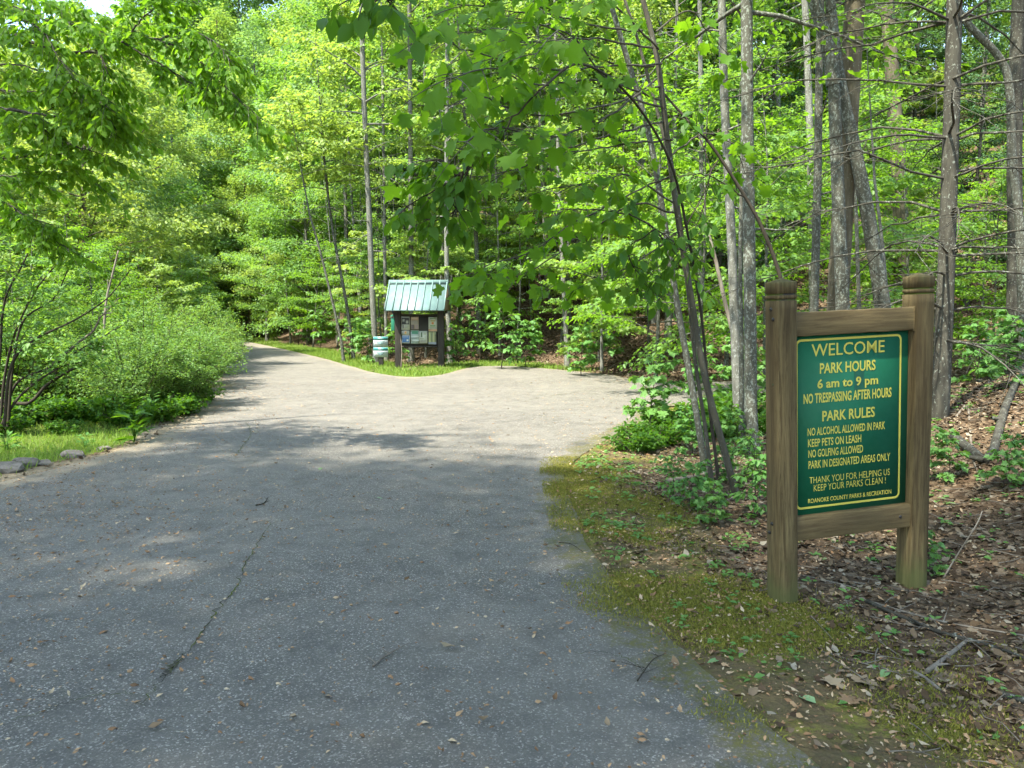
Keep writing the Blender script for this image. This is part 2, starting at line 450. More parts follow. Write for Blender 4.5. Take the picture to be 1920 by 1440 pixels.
# ---- cracks: thin dark open seams, with moss in the widest
n = NT("crack_fill_kerf_shade"); CRACK_KERF_SHADE = n.done(n.pbr(n.ramp(n.noise(9, 4, .6), [(.42, (.045, .04, .032)), (.56, (.075, .085, .018))]), .95, .1))
def crack(pxs, w0, seed):
    P = catmull([G(*p)[:2] for p in pxs], 14); m = len(P)
    nr = unit(np.gradient(P, axis=0))[:, ::-1] * [1, -1]
    r = np.random.default_rng(seed); P = P + nr * (np.cumsum(r.normal(0, .007, m))[:, None] * .6 + r.normal(0, .008, (m, 1)))
    wr = np.convolve(r.uniform(.05, 1, m + 4), np.ones(5) / 5, 'valid') if w0 > .025 else r.uniform(.05, 1, m)
    w = .45 * w0 * wr * np.sin(np.linspace(.12, 3.02, m)) + .0012
    z = np.full(m, .026)
    b = MB(); i = np.arange(m - 1)
    b.add(np.vstack([np.c_[P - nr * w[:, None], z], np.c_[P + nr * w[:, None], z]]), None, np.c_[i, i + 1, m + i + 1, m + i])
    o = b.build("road_crack", CRACK_KERF_SHADE); tag(o, kind="structure", label="mossy crack in the asphalt")
crack([(510, 985), (470, 1050), (440, 1110), (395, 1165), (345, 1235), (285, 1295), (255, 1340)], .012, 1)
crack([(345, 1235), (318, 1262), (300, 1285)], .03, 2)
crack([(460, 790), (468, 815), (455, 840), (440, 862)], .012, 3)
crack([(255, 1310), (190, 1312), (110, 1330), (20, 1360)], .005, 4)
crack([(960, 760), (1030, 745), (1110, 735)], .014, 5)
crack([(1205, 1262), (1150, 1240), (1075, 1235)], .004, 6)

# ---------------------------------------------------------------- the welcome sign
def wood_mat(name, dark, light, green=.0):
    n = NT(name)
    v = n.coord(scale=(1, 1, .06)); g = n.noise(55, 5, .7, v, .4); g2 = n.noise(9, 3, .5, v)
    c = n.mix(n.ramp(g, [(.36, 0), (.62, 1)]), dark, light)
    c = n.mix(n.ramp(g2, [(.35, .75), (.6, 0)]), c, [x * .6 for x in dark])
    st = n.noise(120, 4, .75, n.coord(scale=(1, 1, .035)), .6)
    c = n.mix(n.ramp(st, [(.30, .9), (.44, 0)]), c, [x * .35 for x in dark])
    if green:
        s = n.node("ShaderNodeSeparateXYZ"); n.set(s.inputs[0], n.coord())

        m = n.ramp(n.math('ADD', n.math('MULTIPLY', n.attr("algae"), 1), n.math('MULTIPLY', n.math('SUBTRACT', n.noise(7, 4), .5), 1.0)), [(.4, 0), (.9, green)])
        c = n.mix(m, c, (.085, .10, .03))
    return n.done(n.pbr(c, .85, .2, n.bump(g, .004, .8)))
WOOD = wood_mat("weathered_timber", (.070, .046, .020), (.18, .132, .060), .6)
def wood_rail():
    n = NT("weathered_rail")
    v = n.coord(scale=(.06, 1, 1)); g = n.noise(55, 5, .7, v, .4); g2 = n.noise(9, 3, .5, v)
    c = n.mix(n.ramp(g, [(.3, 0), (.7, 1)]), (.065, .042, .019), (.17, .123, .056))
    c = n.mix(n.ramp(g2, [(.35, .6), (.65, 0)]), c, (.065, .044, .022))
    return n.done(n.pbr(c, .85, .2, n.bump(g, .004, .8)))
RAIL = wood_rail()
n = NT("bolt_steel"); BOLT = n.done(n.pbr((.05, .045, .04), .55, .5, None, .6))
n = NT("green_board"); BOARD = n.done(n.pbr(n.mix(n.ramp(n.noise(5, 5, .7), [(.35, 0), (.75, .6)]), (.007, .095, .045), (.014, .115, .060)), n.ramp(n.noise(12, 4), [(.3, .5), (.7, .65)]), .22))
n = NT("gold_lettering"); GOLD = n.done(n.pbr(n.mix(n.noise(20, 4), (.42, .36, .05), (.52, .45, .09)), .55, .3))
n = NT("patch_green"); PATCH = n.done(n.pbr((.014, .088, .055), .35, .5))

S = 1.0625
yaw, pit, rol = 0.25712, 0.00545, -0.04248
def rot3(y, p, r): return Matrix.Rotation(y, 4, 'Z') @ Matrix.Rotation(p, 4, 'X') @ Matrix.Rotation(r, 4, 'Y')
so = Vector((1.5663 * S, 4.2275 * S, CAM_H + S * (.57295 - CAM_H)))
sign_rot = rot3(yaw, pit, rol)
BASE_Z = -.52
sign_base = so + sign_rot @ Vector((.40, 0, BASE_Z))
sign = empty("welcome_sign", sign_base, "green park welcome board with gold lettering framed between two timber posts", "sign")
sign.rotation_euler = sign_rot.to_euler()
SX, SZ = -.40, -BASE_Z                                   # panel's lower left corner in the sign's frame
PW, PH = .8075, 1.079
def part(mb, name, mat, parent, bevel=0, smooth=False): return mb.build(name, mat, parent, smooth, bevel)

def post_mesh(cx, top, lean, seed):
    b = MB(); p = .127; cyy = .0
    r = np.random.default_rng(seed)
    levels = []
    zt = top - .024
    prof = [(-.12, 1.0), (.0, 1.0)] + [(z, 1.0) for z in np.linspace(.15, zt - .16, 8)] + [(zt - .105, 1.0), (zt - .1045, .92), (zt - .0945, .92), (zt - .094, 1.0), (zt - .074, 1.0), (zt - .0735, .92), (zt - .0625, .92), (zt - .062, 1.0), (zt - .002, 1.0), (zt, .985), (top, .06)]
    V = []; ch = .004
    for z, k in prof:
        h = p / 2 * k; c = min(ch, h * .3)
        ring = [(-h + c, -h), (h - c, -h), (h, -h + c), (h, h - c), (h - c, h), (-h + c, h), (-h, h - c), (-h, -h + c)]
        jig = r.normal(0, .0009, 2) if 0 < z < zt - .2 else (0, 0)
        V += [(cx + lean * (z - top / 2) + x + jig[0], cyy + y + jig[1], z) for x, y in ring]
    m = len(prof); q = []
    for i in range(m - 1):
        for j in range(8): q.append([i * 8 + j, i * 8 + (j + 1) % 8, i * 8 + 8 + (j + 1) % 8, i * 8 + 8 + j])
    k = (m - 1) * 8
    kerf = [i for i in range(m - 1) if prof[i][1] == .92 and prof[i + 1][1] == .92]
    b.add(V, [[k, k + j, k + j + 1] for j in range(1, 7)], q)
    b.M[4][-1] = np.array([1 if i // 8 in kerf else 0 for i in range(len(q))])  # kerf faces painted dark to stand in for shade in the dirty cuts
    return b
for cx, top, lean, seed in ((SX - .066, SZ + 1.327 * S, -.003, 1), (SX + PW + .062, SZ + 1.330 * S, .012, 2)):
    po = part(post_mesh(cx, top, lean, seed), "post", [WOOD, CRACK_KERF_SHADE], sign)
    zs = np.array([v.co.z for v in po.data.vertices]); put(po.data, "algae", np.clip(1.0 - zs * 2.4, 0, 1) + .75 * np.clip((zs - (top - .25)) * 3, 0, 1))
    if seed == 1:
        side = cx - .0635
        for (yy, zz) in ((.0, 1.235), (-.022, 1.178), (.005, -.03), (.03, -.09)):
            b = MB(); zc = SZ + zz; xx = side + lean * (zc - top / 2)
            b.tube([(xx + .004, yy, zc), (xx - .004, yy, zc)], [.011, .011], 10, True); b.tube([(xx - .003, yy, zc), (xx - .010, yy, zc)], [.006, .005], 6, True)
            part(b, "bolt", BOLT, po)
        b = MB(); xx = side + lean * (SZ + .80 - top / 2); b.tube([(xx + .002, -.012, SZ + .80), (xx - .0015, -.012, SZ + .80)], [.009, .009], 10, True); part(b, "bolt_hole", CRACK_KERF_SHADE, po)
def board(c, size, jag=0):
    b = MB(); b.box(c, size); return b
def rail(z0, z1, bolt):
    b = MB(); nx_ = 14; x = np.linspace(SX - .003, SX + PW + .0, nx_)
    r = np.random.default_rng(int(z0 * 100) + 5); ring = [(-.05, z0), (.04, z0), (.04, z1), (-.05, z1)]
    V = [(xx, y + r.normal(0, .0007), z + r.normal(0, .0012)) for xx in x for y, z in ring]
    q = [[i * 4 + j, i * 4 + 4 + j, i * 4 + 4 + (j + 1) % 4, i * 4 + (j + 1) % 4] for i in range(nx_ - 1) for j in range(4)]
    e = (nx_ - 1) * 4
    b.add(V, None, q + [[3, 2, 1, 0], [e, e + 1, e + 2, e + 3]])
    o = part(b, "rail", RAIL, sign, .006)
    if bolt:
        k = MB(); xb, zb = SX + PW * .90, (z0 + z1) / 2
        k.tube([(xb, -.046, zb), (xb, -.0535, zb)], [.010, .010], 10, True); part(k, "bolt", BOLT, o)
rail(SZ + 1.072, SZ + 1.210, False)
rail(SZ - .139, SZ + .004, True)
pb = MB(); pb.box((SX + PW / 2, .004, SZ + PH / 2), (PW - .004, .018, PH - .006)); panel = part(pb, "panel", BOARD, sign)
FRONT = -.0075                                           # lettering stands proud of the panel
def text_mesh(txt, bold=0.0, shear=0):
    cu = bpy.data.curves.new("txt", 'FONT'); cu.body = txt; cu.size = 1; cu.offset = bold; cu.extrude = 0; cu.resolution_u = 3
    o = bpy.data.objects.new("txt", cu); sc.collection.objects.link(o)
    dg = bpy.context.evaluated_depsgraph_get(); dg.update()
    me = o.evaluated_get(dg).to_mesh(); V = np.array([v.co[:] for v in me.vertices]); me.calc_loop_triangles(); Fc = [list(p.vertices) for p in me.loop_triangles]
    o.evaluated_get(dg).to_mesh_clear()
    bpy.data.objects.remove(o); bpy.data.curves.remove(cu)
    tri = []
    for f in Fc:
        for k in range(1, len(f) - 1): tri.append([f[0], f[k], f[k + 1]])
    return V[:, :2], np.array(tri)
CAP = None
def lettering(txt, x0, x1, base, cap, bold, parent, mat, y, name="lettering"):
    V, t = text_mesh(txt, bold); H, _ = text_mesh("H", bold)
    sx = (x1 - x0) / (V[:, 0].max() - V[:, 0].min()); sz = cap / (H[:, 1].max() - H[:, 1].min())
    P = np.c_[x0 + (V[:, 0] - V[:, 0].min()) * sx, np.full(len(V), y), base + (V[:, 1] - H[:, 1].min()) * sz]
    b = MB(); b.add(P, t); return part(b, name, mat, parent)
for txt, u0, u1, v, cap, bold in [
    ("WELCOME", .122, .598, .892, .068, .005), ("PARK HOURS", .175, .539, .794, .058, .018), ("6 am to 9 pm", .160, .557, .7125, .050, .020),
    ("NO TRESPASSING AFTER HOURS", .072, .648, .632, .055, .020), ("PARK RULES", .192, .537, .526, .058, .018),
    ("NO ALCOHOL ALLOWED IN PARK", .098, .607, .450, .044, .022), ("KEEP PETS ON LEASH", .100, .448, .387, .044, .022),
    ("NO GOLFING ALLOWED", .103, .460, .3265, .044, .022), ("PARK IN DESIGNATED AREAS ONLY", .104, .644, .264, .044, .022),
    ("THANK YOU FOR HELPING US", .110, .643, .1785, .037, -.006), ("KEEP YOUR PARKS CLEAN !", .138, .615, .132, .037, -.006),
    ("ROANOKE COUNTY PARKS & RECREATION", .101, .655, .067, .025, .020)]:
    lettering(txt, SX + u0 * S, SX + u1 * S, SZ + v * S, cap * S, (bold * (1.25 if cap > .045 else .75)) if bold > 0 else -.004, panel, GOLD, FRONT)
# patch behind the 9
b = MB(); b.add([[SX + .400 * S, FRONT + .0012, SZ + .690 * S], [SX + .463 * S, FRONT + .0012, SZ + .690 * S], [SX + .463 * S, FRONT + .0012, SZ + .792 * S], [SX + .400 * S, FRONT + .0012, SZ + .792 * S]], None, [[0, 1, 2, 3]])
part(b, "number_patch", PATCH, panel)
def rounded(x0, x1, z0, z1, r, k=6):
    P = []
    for cx, cz, a0 in ((x1 - r, z1 - r, 0), (x0 + r, z1 - r, 90), (x0 + r, z0 + r, 180), (x1 - r, z0 + r, 270)):
        for i in range(k + 1):
            a = math.radians(a0 + 90 * i / k); P.append((cx + r * math.cos(a), cz + r * math.sin(a)))
    return np.array(P)
ou = rounded(SX + .022 * S, SX + .712 * S, SZ + .036 * S, SZ + .990 * S, .035); inn = rounded(SX + .034 * S, SX + .700 * S, SZ + .048 * S, SZ + .978 * S, .024)
m = len(ou); b = MB(); i = np.arange(m); j = (i + 1) % m
b.add(np.vstack([np.c_[ou[:, 0], np.full(m, FRONT), ou[:, 1]], np.c_[inn[:, 0], np.full(m, FRONT), inn[:, 1]]]), None, np.c_[i, j, m + j, m + i][:, ::-1])
part(b, "border_line", GOLD, panel)

# ---------------------------------------------------------------- notice board shelter
KY = 24.5
KB = G(787.5, 690); KY = KB[1]; PXM = KY / F
KB[2] = tz(KB[0], KB[1])
kyaw = -.06
kiosk = empty("notice_shelter", KB, "dark timber notice board under a pale blue-green metal roof", "notice board", rot=(0, 0, kyaw))
n = NT("dark_stained_timber"); DARKW = n.done(n.pbr(n.mix(n.ramp(n.noise(40, 4, .7, n.coord(scale=(1, 1, .1))), [(.3, 0), (.7, 1)]), (.018, .015, .013), (.050, .043, .036)), .8, .25))
n = NT("green_metal_roof"); METAL = n.done(n.pbr(n.mix(n.ramp(n.noise(6, 4), [(.35, 0), (.7, 1)]), (.115, .18, .17), (.145, .215, .20)), .42, .5))
n = NT("roof_underside"); UNDER = n.done(n.pbr((.16, .11, .07), .85, .2))
n = NT("backing_board"); BACKB = n.done(n.pbr((.03, .026, .022), .7, .3))
n = NT("green_box_paint"); GBOX = n.done(n.pbr((.012, .13, .075), .45, .4))
hz = lambda py: (690 - py) * PXM                        # height above ground at the shelter
hx = lambda px: (px - 787.5) * PXM
for cx in (hx(747), hx(828)):
    b = MB(); b.box((cx, 0, hz(545) / 2 - .05), (.19, .17, hz(545) + .1)); part(b, "post", DARKW, kiosk, .01)
    s = 1 if cx < 0 else -1
    for yy in (-1,):
        b = MB(); b.tube([(cx - s * .07, -.02, hz(596)), (cx - s * .19, -.02, hz(584))], [.03, .03], 4, True); part(b, "brace", DARKW, kiosk)
# roof: two slopes of ribbed sheet
x0, x1 = -.945, .915; ridge = hz(529); eave = hz(583); run = .78
def slope(sgn, name):
    t = MB(); th_ = .03; n_r = 9
    zt, ze = ridge, eave
    A = [(x0, 0, zt), (x1, 0, zt), (x1, -sgn * run, ze), (x0, -sgn * run, ze)]
    V = A + [(x, y, z - th_) for x, y, z in A]
    q = [[0, 3, 2, 1], [4, 5, 6, 7], [0, 4, 7, 3], [1, 2, 6, 5], [3, 7, 6, 2], [0, 1, 5, 4]]
    t.add(V, None, [f[::-1] for f in q] if sgn < 0 else q)
    o = part(t, name, METAL, kiosk)
    nv = Vector((0, -sgn * (ridge - eave), run)).normalized(); dv = Vector((0, -sgn * run, eave - ridge)).normalized(); L = math.hypot(run, ridge - eave)
    for i in range(n_r):
        xx = x0 + .012 + (x1 - x0 - .024) * i / (n_r - 1); r_ = MB()
        c = np.array([xx, 0, ridge]) + np.array(dv) * L / 2 + np.array(nv) * .016
        R = np.array([[1, 0, 0], list(dv), list(nv)]).T
        r_.box(c, (.032, L - .01, .034), R); part(r_, "rib", METAL, o)
        if i < n_r - 1:
            for k in (1 / 3, 2 / 3):
                pass
    return o
slope(1, "roof_sheet"); slope(-1, "roof_sheet")
b = MB(); b.add([(x0 - .02, -.11, ridge - .09), (x0 - .02, 0, ridge + .035), (x0 - .02, .11, ridge - .09), (x1 + .02, -.11, ridge - .09), (x1 + .02, 0, ridge + .035), (x1 + .02, .11, ridge - .09)], [[0, 2, 1], [3, 4, 5]], [[0, 1, 4, 3], [1, 2, 5, 4], [2, 0, 3, 5]])
part(b, "ridge_cap", METAL, kiosk)
for xx in (x0 + .03, x1 - .03):                           # gable boards under the sheets
    b = MB(); zt = ridge - .06; ze = eave - .0
    b.add([(xx - .012, 0, zt), (xx - .012, -run + .06, ze), (xx - .012, run - .06, ze), (xx + .012, 0, zt), (xx + .012, -run + .06, ze), (xx + .012, run - .06, ze)], [[0, 1, 2], [3, 5, 4]], [[0, 3, 4, 1], [1, 4, 5, 2], [2, 5, 3, 0]])
    part(b, "gable_board", UNDER, kiosk)
for sg in (-1, 1):
    b = MB(); b.box((0, sg * .12, hz(579)), (x1 - x0 - .1, .05, .11)); part(b, "roof_beam", DARKW, kiosk)
bx0, bx1, bz0, bz1 = hx(753.3), hx(821.7), hz(650), hz(593)
b = MB(); b.box(((bx0 + bx1) / 2, 0, (bz0 + bz1) / 2), (bx1 - bx0 - .01, .05, bz1 - bz0)); part(b, "backing_board", BACKB, kiosk)
for z in (bz0 - .02, bz1 + .02):
    b = MB(); b.box(((bx0 + bx1) / 2, -.01, z), (bx1 - bx0 - .014, .10, .05)); part(b, "frame_rail", DARKW, kiosk)
b = MB(); b.box((hx(747) - .155, .0, hz(609)), (.115, .16, .42)); lb = part(b, "leaflet_box", GBOX, kiosk, .01); lb["label"] = "green leaflet box on the post"
b = MB(); b.add([(hx(747) - .225, -.11, hz(595)), (hx(747) - .10, -.11, hz(595)), (hx(747) - .10, .09, hz(595) + .05), (hx(747) - .225, .09, hz(595) + .05), (hx(747) - .225, -.11, hz(595) + .012), (hx(747) - .10, -.11, hz(595) + .012), (hx(747) - .10, .09, hz(595) + .062), (hx(747) - .225, .09, hz(595) + .062)], None, [[3, 2, 1, 0], [4, 5, 6, 7], [0, 1, 5, 4], [1, 2, 6, 5], [2, 3, 7, 6], [3, 0, 4, 7]])
part(b, "lid", GBOX, lb)
# posters: paper sheets with printed blocks
pm = {}
def paint(c, rough=.5):
    k = tuple(np.round(c, 3))
    if k not in pm:
        n = NT("print_ink"); pm[k] = n.done(n.pbr(n.mix(n.ramp(n.noise(25, 3), [(.3, 0), (.7, .25)]), c, [x * .75 for x in c]), rough, .4))
    return pm[k]
PAPER = (.50, .50, .46)
krot = Matrix.Rotation(kyaw, 4, 'Z'); kmat = Matrix.Translation(Vector(KB)) @ krot
def zx(x): return hx(660 + x / 6)
def zz_(y): return hz(500 + y / 6)
def poster(x, y, w, h, paper, blocks, label):
    """a sheet in the coordinates of the 6x enlargement; blocks are (u0,v0,u1,v1,colour), v down"""
    X0, X1, Z1, Z0 = zx(x), zx(x + w), zz_(y), zz_(y + h)
    o = MB(); o.box((0, 0, 0), (X1 - X0, .004, Z1 - Z0))
    c = kmat @ Vector(((X0 + X1) / 2, -.031, (Z0 + Z1) / 2))
    ob = part(o, "poster", paint(paper), None); ob.location = c; ob.rotation_euler = (0, 0, kyaw)
    tag(ob, label, "poster", "posters on the notice board")
    W, H = X1 - X0, Z1 - Z0
    for i, (u0, v0, u1, v1, col) in enumerate(blocks):
        b = MB(); yy = -.0035 - .0006 * i
        b.add([(W * (u0 - .5), yy, H * (.5 - v1)), (W * (u1 - .5), yy, H * (.5 - v1)), (W * (u1 - .5), yy, H * (.5 - v0)), (W * (u0 - .5), yy, H * (.5 - v0))], None, [[0, 1, 2, 3]])
        part(b, "printed_block", paint(col), ob)
grey = (.20, .20, .19); ink = (.05, .05, .055)
lines = lambda v0, v1, k, col=grey, u0=.12, u1=.88: [(u0, v0 + (v1 - v0) * i / k, u1 - .1 * (i % 3 == 2), v0 + (v1 - v0) * (i + .45) / k, col) for i in range(k)]
poster(560, 570, 96, 148, PAPER, [(.06, .08, .94, .60, (.012, .012, .012)), (.15, .2, .4, .38, (.22, .22, .2)), (.55, .3, .85, .52, (.28, .27, .24)), (.10, .64, .34, .90, (.16, .15, .14))] + lines(.66, .92, 4, grey, .42), "white poster with a large black picture, top left on the notice board")
poster(668, 572, 90, 140, (.30, .24, .18), [(.05, .04, .95, .26, (.33, .20, .13)), (.1, .3, .9, .60, (.24, .20, .17)), (.05, .63, .45, .97, (.10, .07, .07)), (.52, .63, .95, .97, (.26, .19, .19))] + lines(.08, .22, 2, (.5, .42, .3)), "tan and brown poster in the upper row beside the black pictured one")
poster(868, 578, 98, 158, (.46, .46, .38), [(.18, .05, .82, .11, (.14, .20, .08)), (.25, .2, .75, .3, (.34, .30, .13)), (.36, .34, .62, .50, (.48, .17, .04)), (.2, .54, .8, .66, (.18, .26, .13)), (.02, .84, .98, .98, (.38, .22, .13))] + lines(.70, .82, 2), "cream poster with an orange spot, top right on the notice board")
poster(562, 726, 90, 48, (.48, .46, .40), [(.38, .2, .62, .75, (.52, .25, .09))] + lines(.1, .9, 4, grey, .05, .35) + lines(.1, .9, 4, grey, .65, .95), "small white card above the blue poster")
poster(562, 780, 92, 90, (.46, .48, .50), [(.08, .07, .92, .88, (.055, .13, .28)), (.62, .5, .84, .72, (.48, .48, .44)), (.15, .15, .8, .24, (.28, .34, .42))], "blue poster in a white border, bottom left on the notice board")
poster(666, 722, 94, 152, (.32, .36, .33), [(.0, .0, 1, .12, (.16, .18, .15)), (.12, .05, .88, .28, (.06, .19, .13)), (.05, .42, .95, .50, (.48, .50, .48)), (.05, .56, .7, .66, (.18, .22, .20)), (.2, .7, .95, .80, (.48, .50, .48)), (.05, .86, .8, .94, (.20, .24, .2))], "grey green map sheet in the lower row beside the blue poster")
poster(762, 732, 92, 138, (.44, .44, .37), [(.22, .1, .38, .5, (.07, .11, .05)), (.08, .58, .6, .66, (.25, .27, .18)), (.55, .12, .92, .32, (.33, .34, .26))] + lines(.72, .94, 4), "pale cream sheet below the empty black space")
poster(866, 742, 88, 138, (.26, .27, .16), [(.1, .0, .24, .9, (.34, .35, .15)), (.36, .1, .5, .8, (.14, .15, .07)), (.62, .0, .76, .85, (.36, .34, .16)), (.82, .2, .95, .8, (.09, .09, .05)), (.0, .82, 1, 1, (.19, .20, .24))], "yellow green picture of tree stems, bottom right on the notice board")
# stick leaning on the shelter
b = MB(); a = np.array(kmat @ Vector((zx(583), -.48, .0))); e = np.array(kmat @ Vector((zx(553), -.10, zz_(770)))); mid = (a + e) / 2 + [.035, 0, 0]
b.tube(catmull([a, mid, e], 6), np.linspace(.014, .010, 13), 6, True)
st = part(b, "walking_stick", BARK['dead'], None, smooth=True); tag(st, "thin pale stick leaning against the notice board's left post", "stick")

# ---------------------------------------------------------------- small sign with two white plates
PB = G(715, 687); PB[2] = tz(*PB[:2]); pk = PB[1] / F
info = empty("plate_sign", PB, "low dark post carrying two white plates with teal headings", "sign", rot=(0, 0, .03))
b = MB(); b.box((0, 0, .45), (.155, .12, 1.02)); part(b, "post", DARKW, info, .008)
n = NT("white_plate"); WPL = n.done(n.pbr((.46, .50, .50), .75, .2))
n = NT("teal_band"); TEAL = n.done(n.pbr((.05, .21, .20), .4, .4))
for (y0, y1) in ((631.5, 650.5), (651.5, 669.8)):
    z1, z0 = (687 - y0) * pk, (687 - y1) * pk; W = .475; H = z1 - z0
    b = MB(); b.box((0, -.075, (z0 + z1) / 2), (W, .016, H)); pl = part(b, "plate", WPL, info)
    b = MB(); b.box((0, -.0845, z1 - H * .17), (W - .004, .003, H * .32)); part(b, "heading_band", TEAL, pl)
    for k, (w, v, hh) in enumerate(((.18, .16, .04), (.30, .48, .06), (.22, .60, .06), (.14, .70, .07))):
        b = MB(); b.box((0, -.0870 if k == 0 else -.0842, z1 - H * v), (W * w * 2.1, .002, H * hh)); part(b, "lettering", paint((.62, .68, .68) if k == 0 else ((.10, .20, .21) if k < 4 else (.20, .30, .31))), pl)

# ---------------------------------------------------------------- leaf shapes and growth
def tmpl(half, droop=.18, fold=.25, centre=.4):
    """leaf from a right-hand half outline, base (0,0) to tip (0,1); folded on the midrib"""
    h = np.array(half, float); k = len(h)
    R = np.c_[h[:, 0], h[:, 1], fold * h[:, 0] - droop * h[:, 1] ** 2]
    L = R * [-1, 1, 1]; L = L[1:-1]
    V = np.vstack([[0, centre, -droop * centre ** 2], R, L])
    t = [[0, 1 + i, 2 + i] for i in range(k - 1)]
    seq = [1] + list(range(1 + k, 1 + k + len(L))) + [k]
    t += [[0, seq[i + 1], seq[i]] for i in range(len(seq) - 1)]
    return V, np.array(t)
DIAM = (np.array([[0, 0, 0], [-.33, .45, .07], [0, 1, -.12], [.33, .45, .07]]), np.array([[0, 3, 2], [0, 2, 1]]))
OVAL = tmpl([(0, 0), (.27, .3), (.24, .62), (0, 1)])
LOBED = tmpl([(.0, .04), (.14, -.06), (.46, .02), (.30, .20), (.62, .48), (.26, .50), (.24, .74), (.11, .72), (0, 1.0)], .22, .2, .3)
TULIP = tmpl([(.0, .03), (.2, -.03), (.54, .10), (.33, .33), (.56, .60), (.30, .66), (.27, .92), (.06, .80), (0, .78)], .25, .25, .3)
CURL = (np.array([[0, 0, .1], [-.28, .3, .22], [-.25, .7, .1], [0, 1, .35], [.25, .7, .2], [.28, .3, .05], [0, .5, 0]]), np.array([[6, 1, 0], [6, 2, 1], [6, 3, 2], [6, 4, 3], [6, 5, 4], [6, 0, 5]]))
BLADE = (np.array([[-.035, 0, 0], [.035, 0, 0], [-.028, .55, -.06], [.028, .55, -.06], [0, 1, -.3]]), np.array([[0, 1, 3], [0, 3, 2], [2, 3, 4]]))

def lerp_path(P, s):
    s = np.clip(np.asarray(s, float), 0, 1) * (len(P) - 1); i = np.minimum(s.astype(int), len(P) - 2)
    w = (s - i)[..., None]
    return P[i] * (1 - w) + P[i + 1] * w, unit(P[i + 1] - P[i])

def leaf_along(cr, P, num, leaf, tm, lat, r, s0=.15, droop=.3, flat=.4, wid=1.0):
    if num < 1: return
    s = s0 + (1 - s0) * r.random(num) ** .85
    p, d = lerp_path(P, s)
    side = unit(np.cross(d, [0, 0, 1.])); sg = np.where(r.random(num) < .5, -1, 1)[:, None]
    off = np.abs(r.normal(0, lat, num))[:, None]
    pos = p + side * sg * off + np.c_[np.zeros(num), np.zeros(num), r.normal(0, lat * (.6 if flat > .45 else .25), num) - off[:, 0] * .15]
    dd = d * r.uniform(.2, .8, (num, 1)) + side * sg * r.uniform(.3, .9, (num, 1)) + np.c_[r.normal(0, .25, (num, 2)), -droop + r.normal(0, .25, num)]
    nn = np.array([0, 0, 1.]) + r.normal(0, flat, (num, 3))
    cr.leaves(tm, pos, dd, nn, leaf * r.uniform(.65, 1.2, num), wid)

def grow(tr, cr, path, rad, nb, t0, t1, L0, L1, e0, e1, nsub=5, dens=26, leaf=.13, tm=DIAM, lat=.22, droop=.2, seed=0, azr=None, bare=0, flat=.4, mid=None):
    r = np.random.default_rng(seed); path = np.asarray(path, float)
    for i in range(nb):
        tt = (i + r.uniform(.1, .9)) / nb; t = t0 + (t1 - t0) * tt
        p, td = lerp_path(path, np.array([t])); p = p[0]; r0 = np.interp(t, np.linspace(0, 1, len(rad)), rad)
        az = i * 2.39996 + r.normal(0, .4) if azr is None else r.uniform(*azr)
        el = e0 + (e1 - e0) * tt + r.normal(0, .22)
        Lb = L0 + (L1 - L0) * tt if mid is None else (np.interp(tt, [0, .4, 1], [L0, mid, L1]))
        Lb *= r.uniform(.7, 1.2)
        s = np.linspace(0, 1, 7)[:, None]
        h = np.array([math.cos(az), math.sin(az), 0])
        bp = p + Lb * s * (h * math.cos(el) + [0, 0, math.sin(el)]) - np.array([0, 0, droop * Lb]) * s ** 2 + np.cumsum(r.normal(0, .025 * Lb, (7, 3)), 0) * s
        tr.tube(bp, np.linspace(max(min(r0 * .45, .012 + .012 * Lb), .006), .004, 7), 5)
        if bare and i < bare: 
            for k in range(4):
                q, qd = lerp_path(bp, np.array([r.uniform(.3, .95)])); a2 = az + r.choice([-1, 1]) * r.uniform(.4, 1.1)
                tr.tube(q[0] + Lb * .4 * np.linspace(0, 1, 4)[:, None] * [math.cos(a2), math.sin(a2), r.uniform(-.1, .3)], np.linspace(.006, .002, 4), 3)
            continue
        leaf_along(cr, bp, int(dens * Lb), leaf, tm, lat, r, .3, flat=flat)
        for k in range(nsub):
            ss = .22 + .75 * (k + r.random()) / nsub
            q, qd = lerp_path(bp, np.array([ss])); a2 = az + (1 if k % 2 else -1) * r.uniform(.5, 1.15)
            L2 = Lb * (1 - .55 * ss) * r.uniform(.35, .62); e2 = el * .3 + r.uniform(-.15, .25)
            s2 = np.linspace(0, 1, 5)[:, None]
            sp = q[0] + L2 * s2 * [math.cos(a2) * math.cos(e2), math.sin(a2) * math.cos(e2), math.sin(e2)] - np.array([0, 0, droop * L2 * 1.1]) * s2 ** 2
            tr.tube(sp, np.linspace(.008, .0025, 5), 3)
            leaf_along(cr, sp, int(dens * L2 * 1.5), leaf, tm, lat * .9, r, .05, flat=flat)

def trunk_path(H, seed, lean=.02, wob=.02, n_=12):
    r = np.random.default_rng(seed); s = np.linspace(0, 1, n_)
    a = r.uniform(0, 6.28, 3)
    x = lean * H * s * math.cos(a[0]) + wob * H * .5 * np.sin(s * 5 + a[1]) * s; y = lean * H * s * math.sin(a[0]) + wob * H * .5 * np.sin(s * 4 + a[2]) * s
    return np.c_[x, y, H * s - .25 * (s == 0)]
def flare(r0, r1, n_):
    s = np.linspace(0, 1, n_); return (r0 * (1 - s) + r1 * s) * (1 + .45 * np.exp(-s * n_ * 1.1))

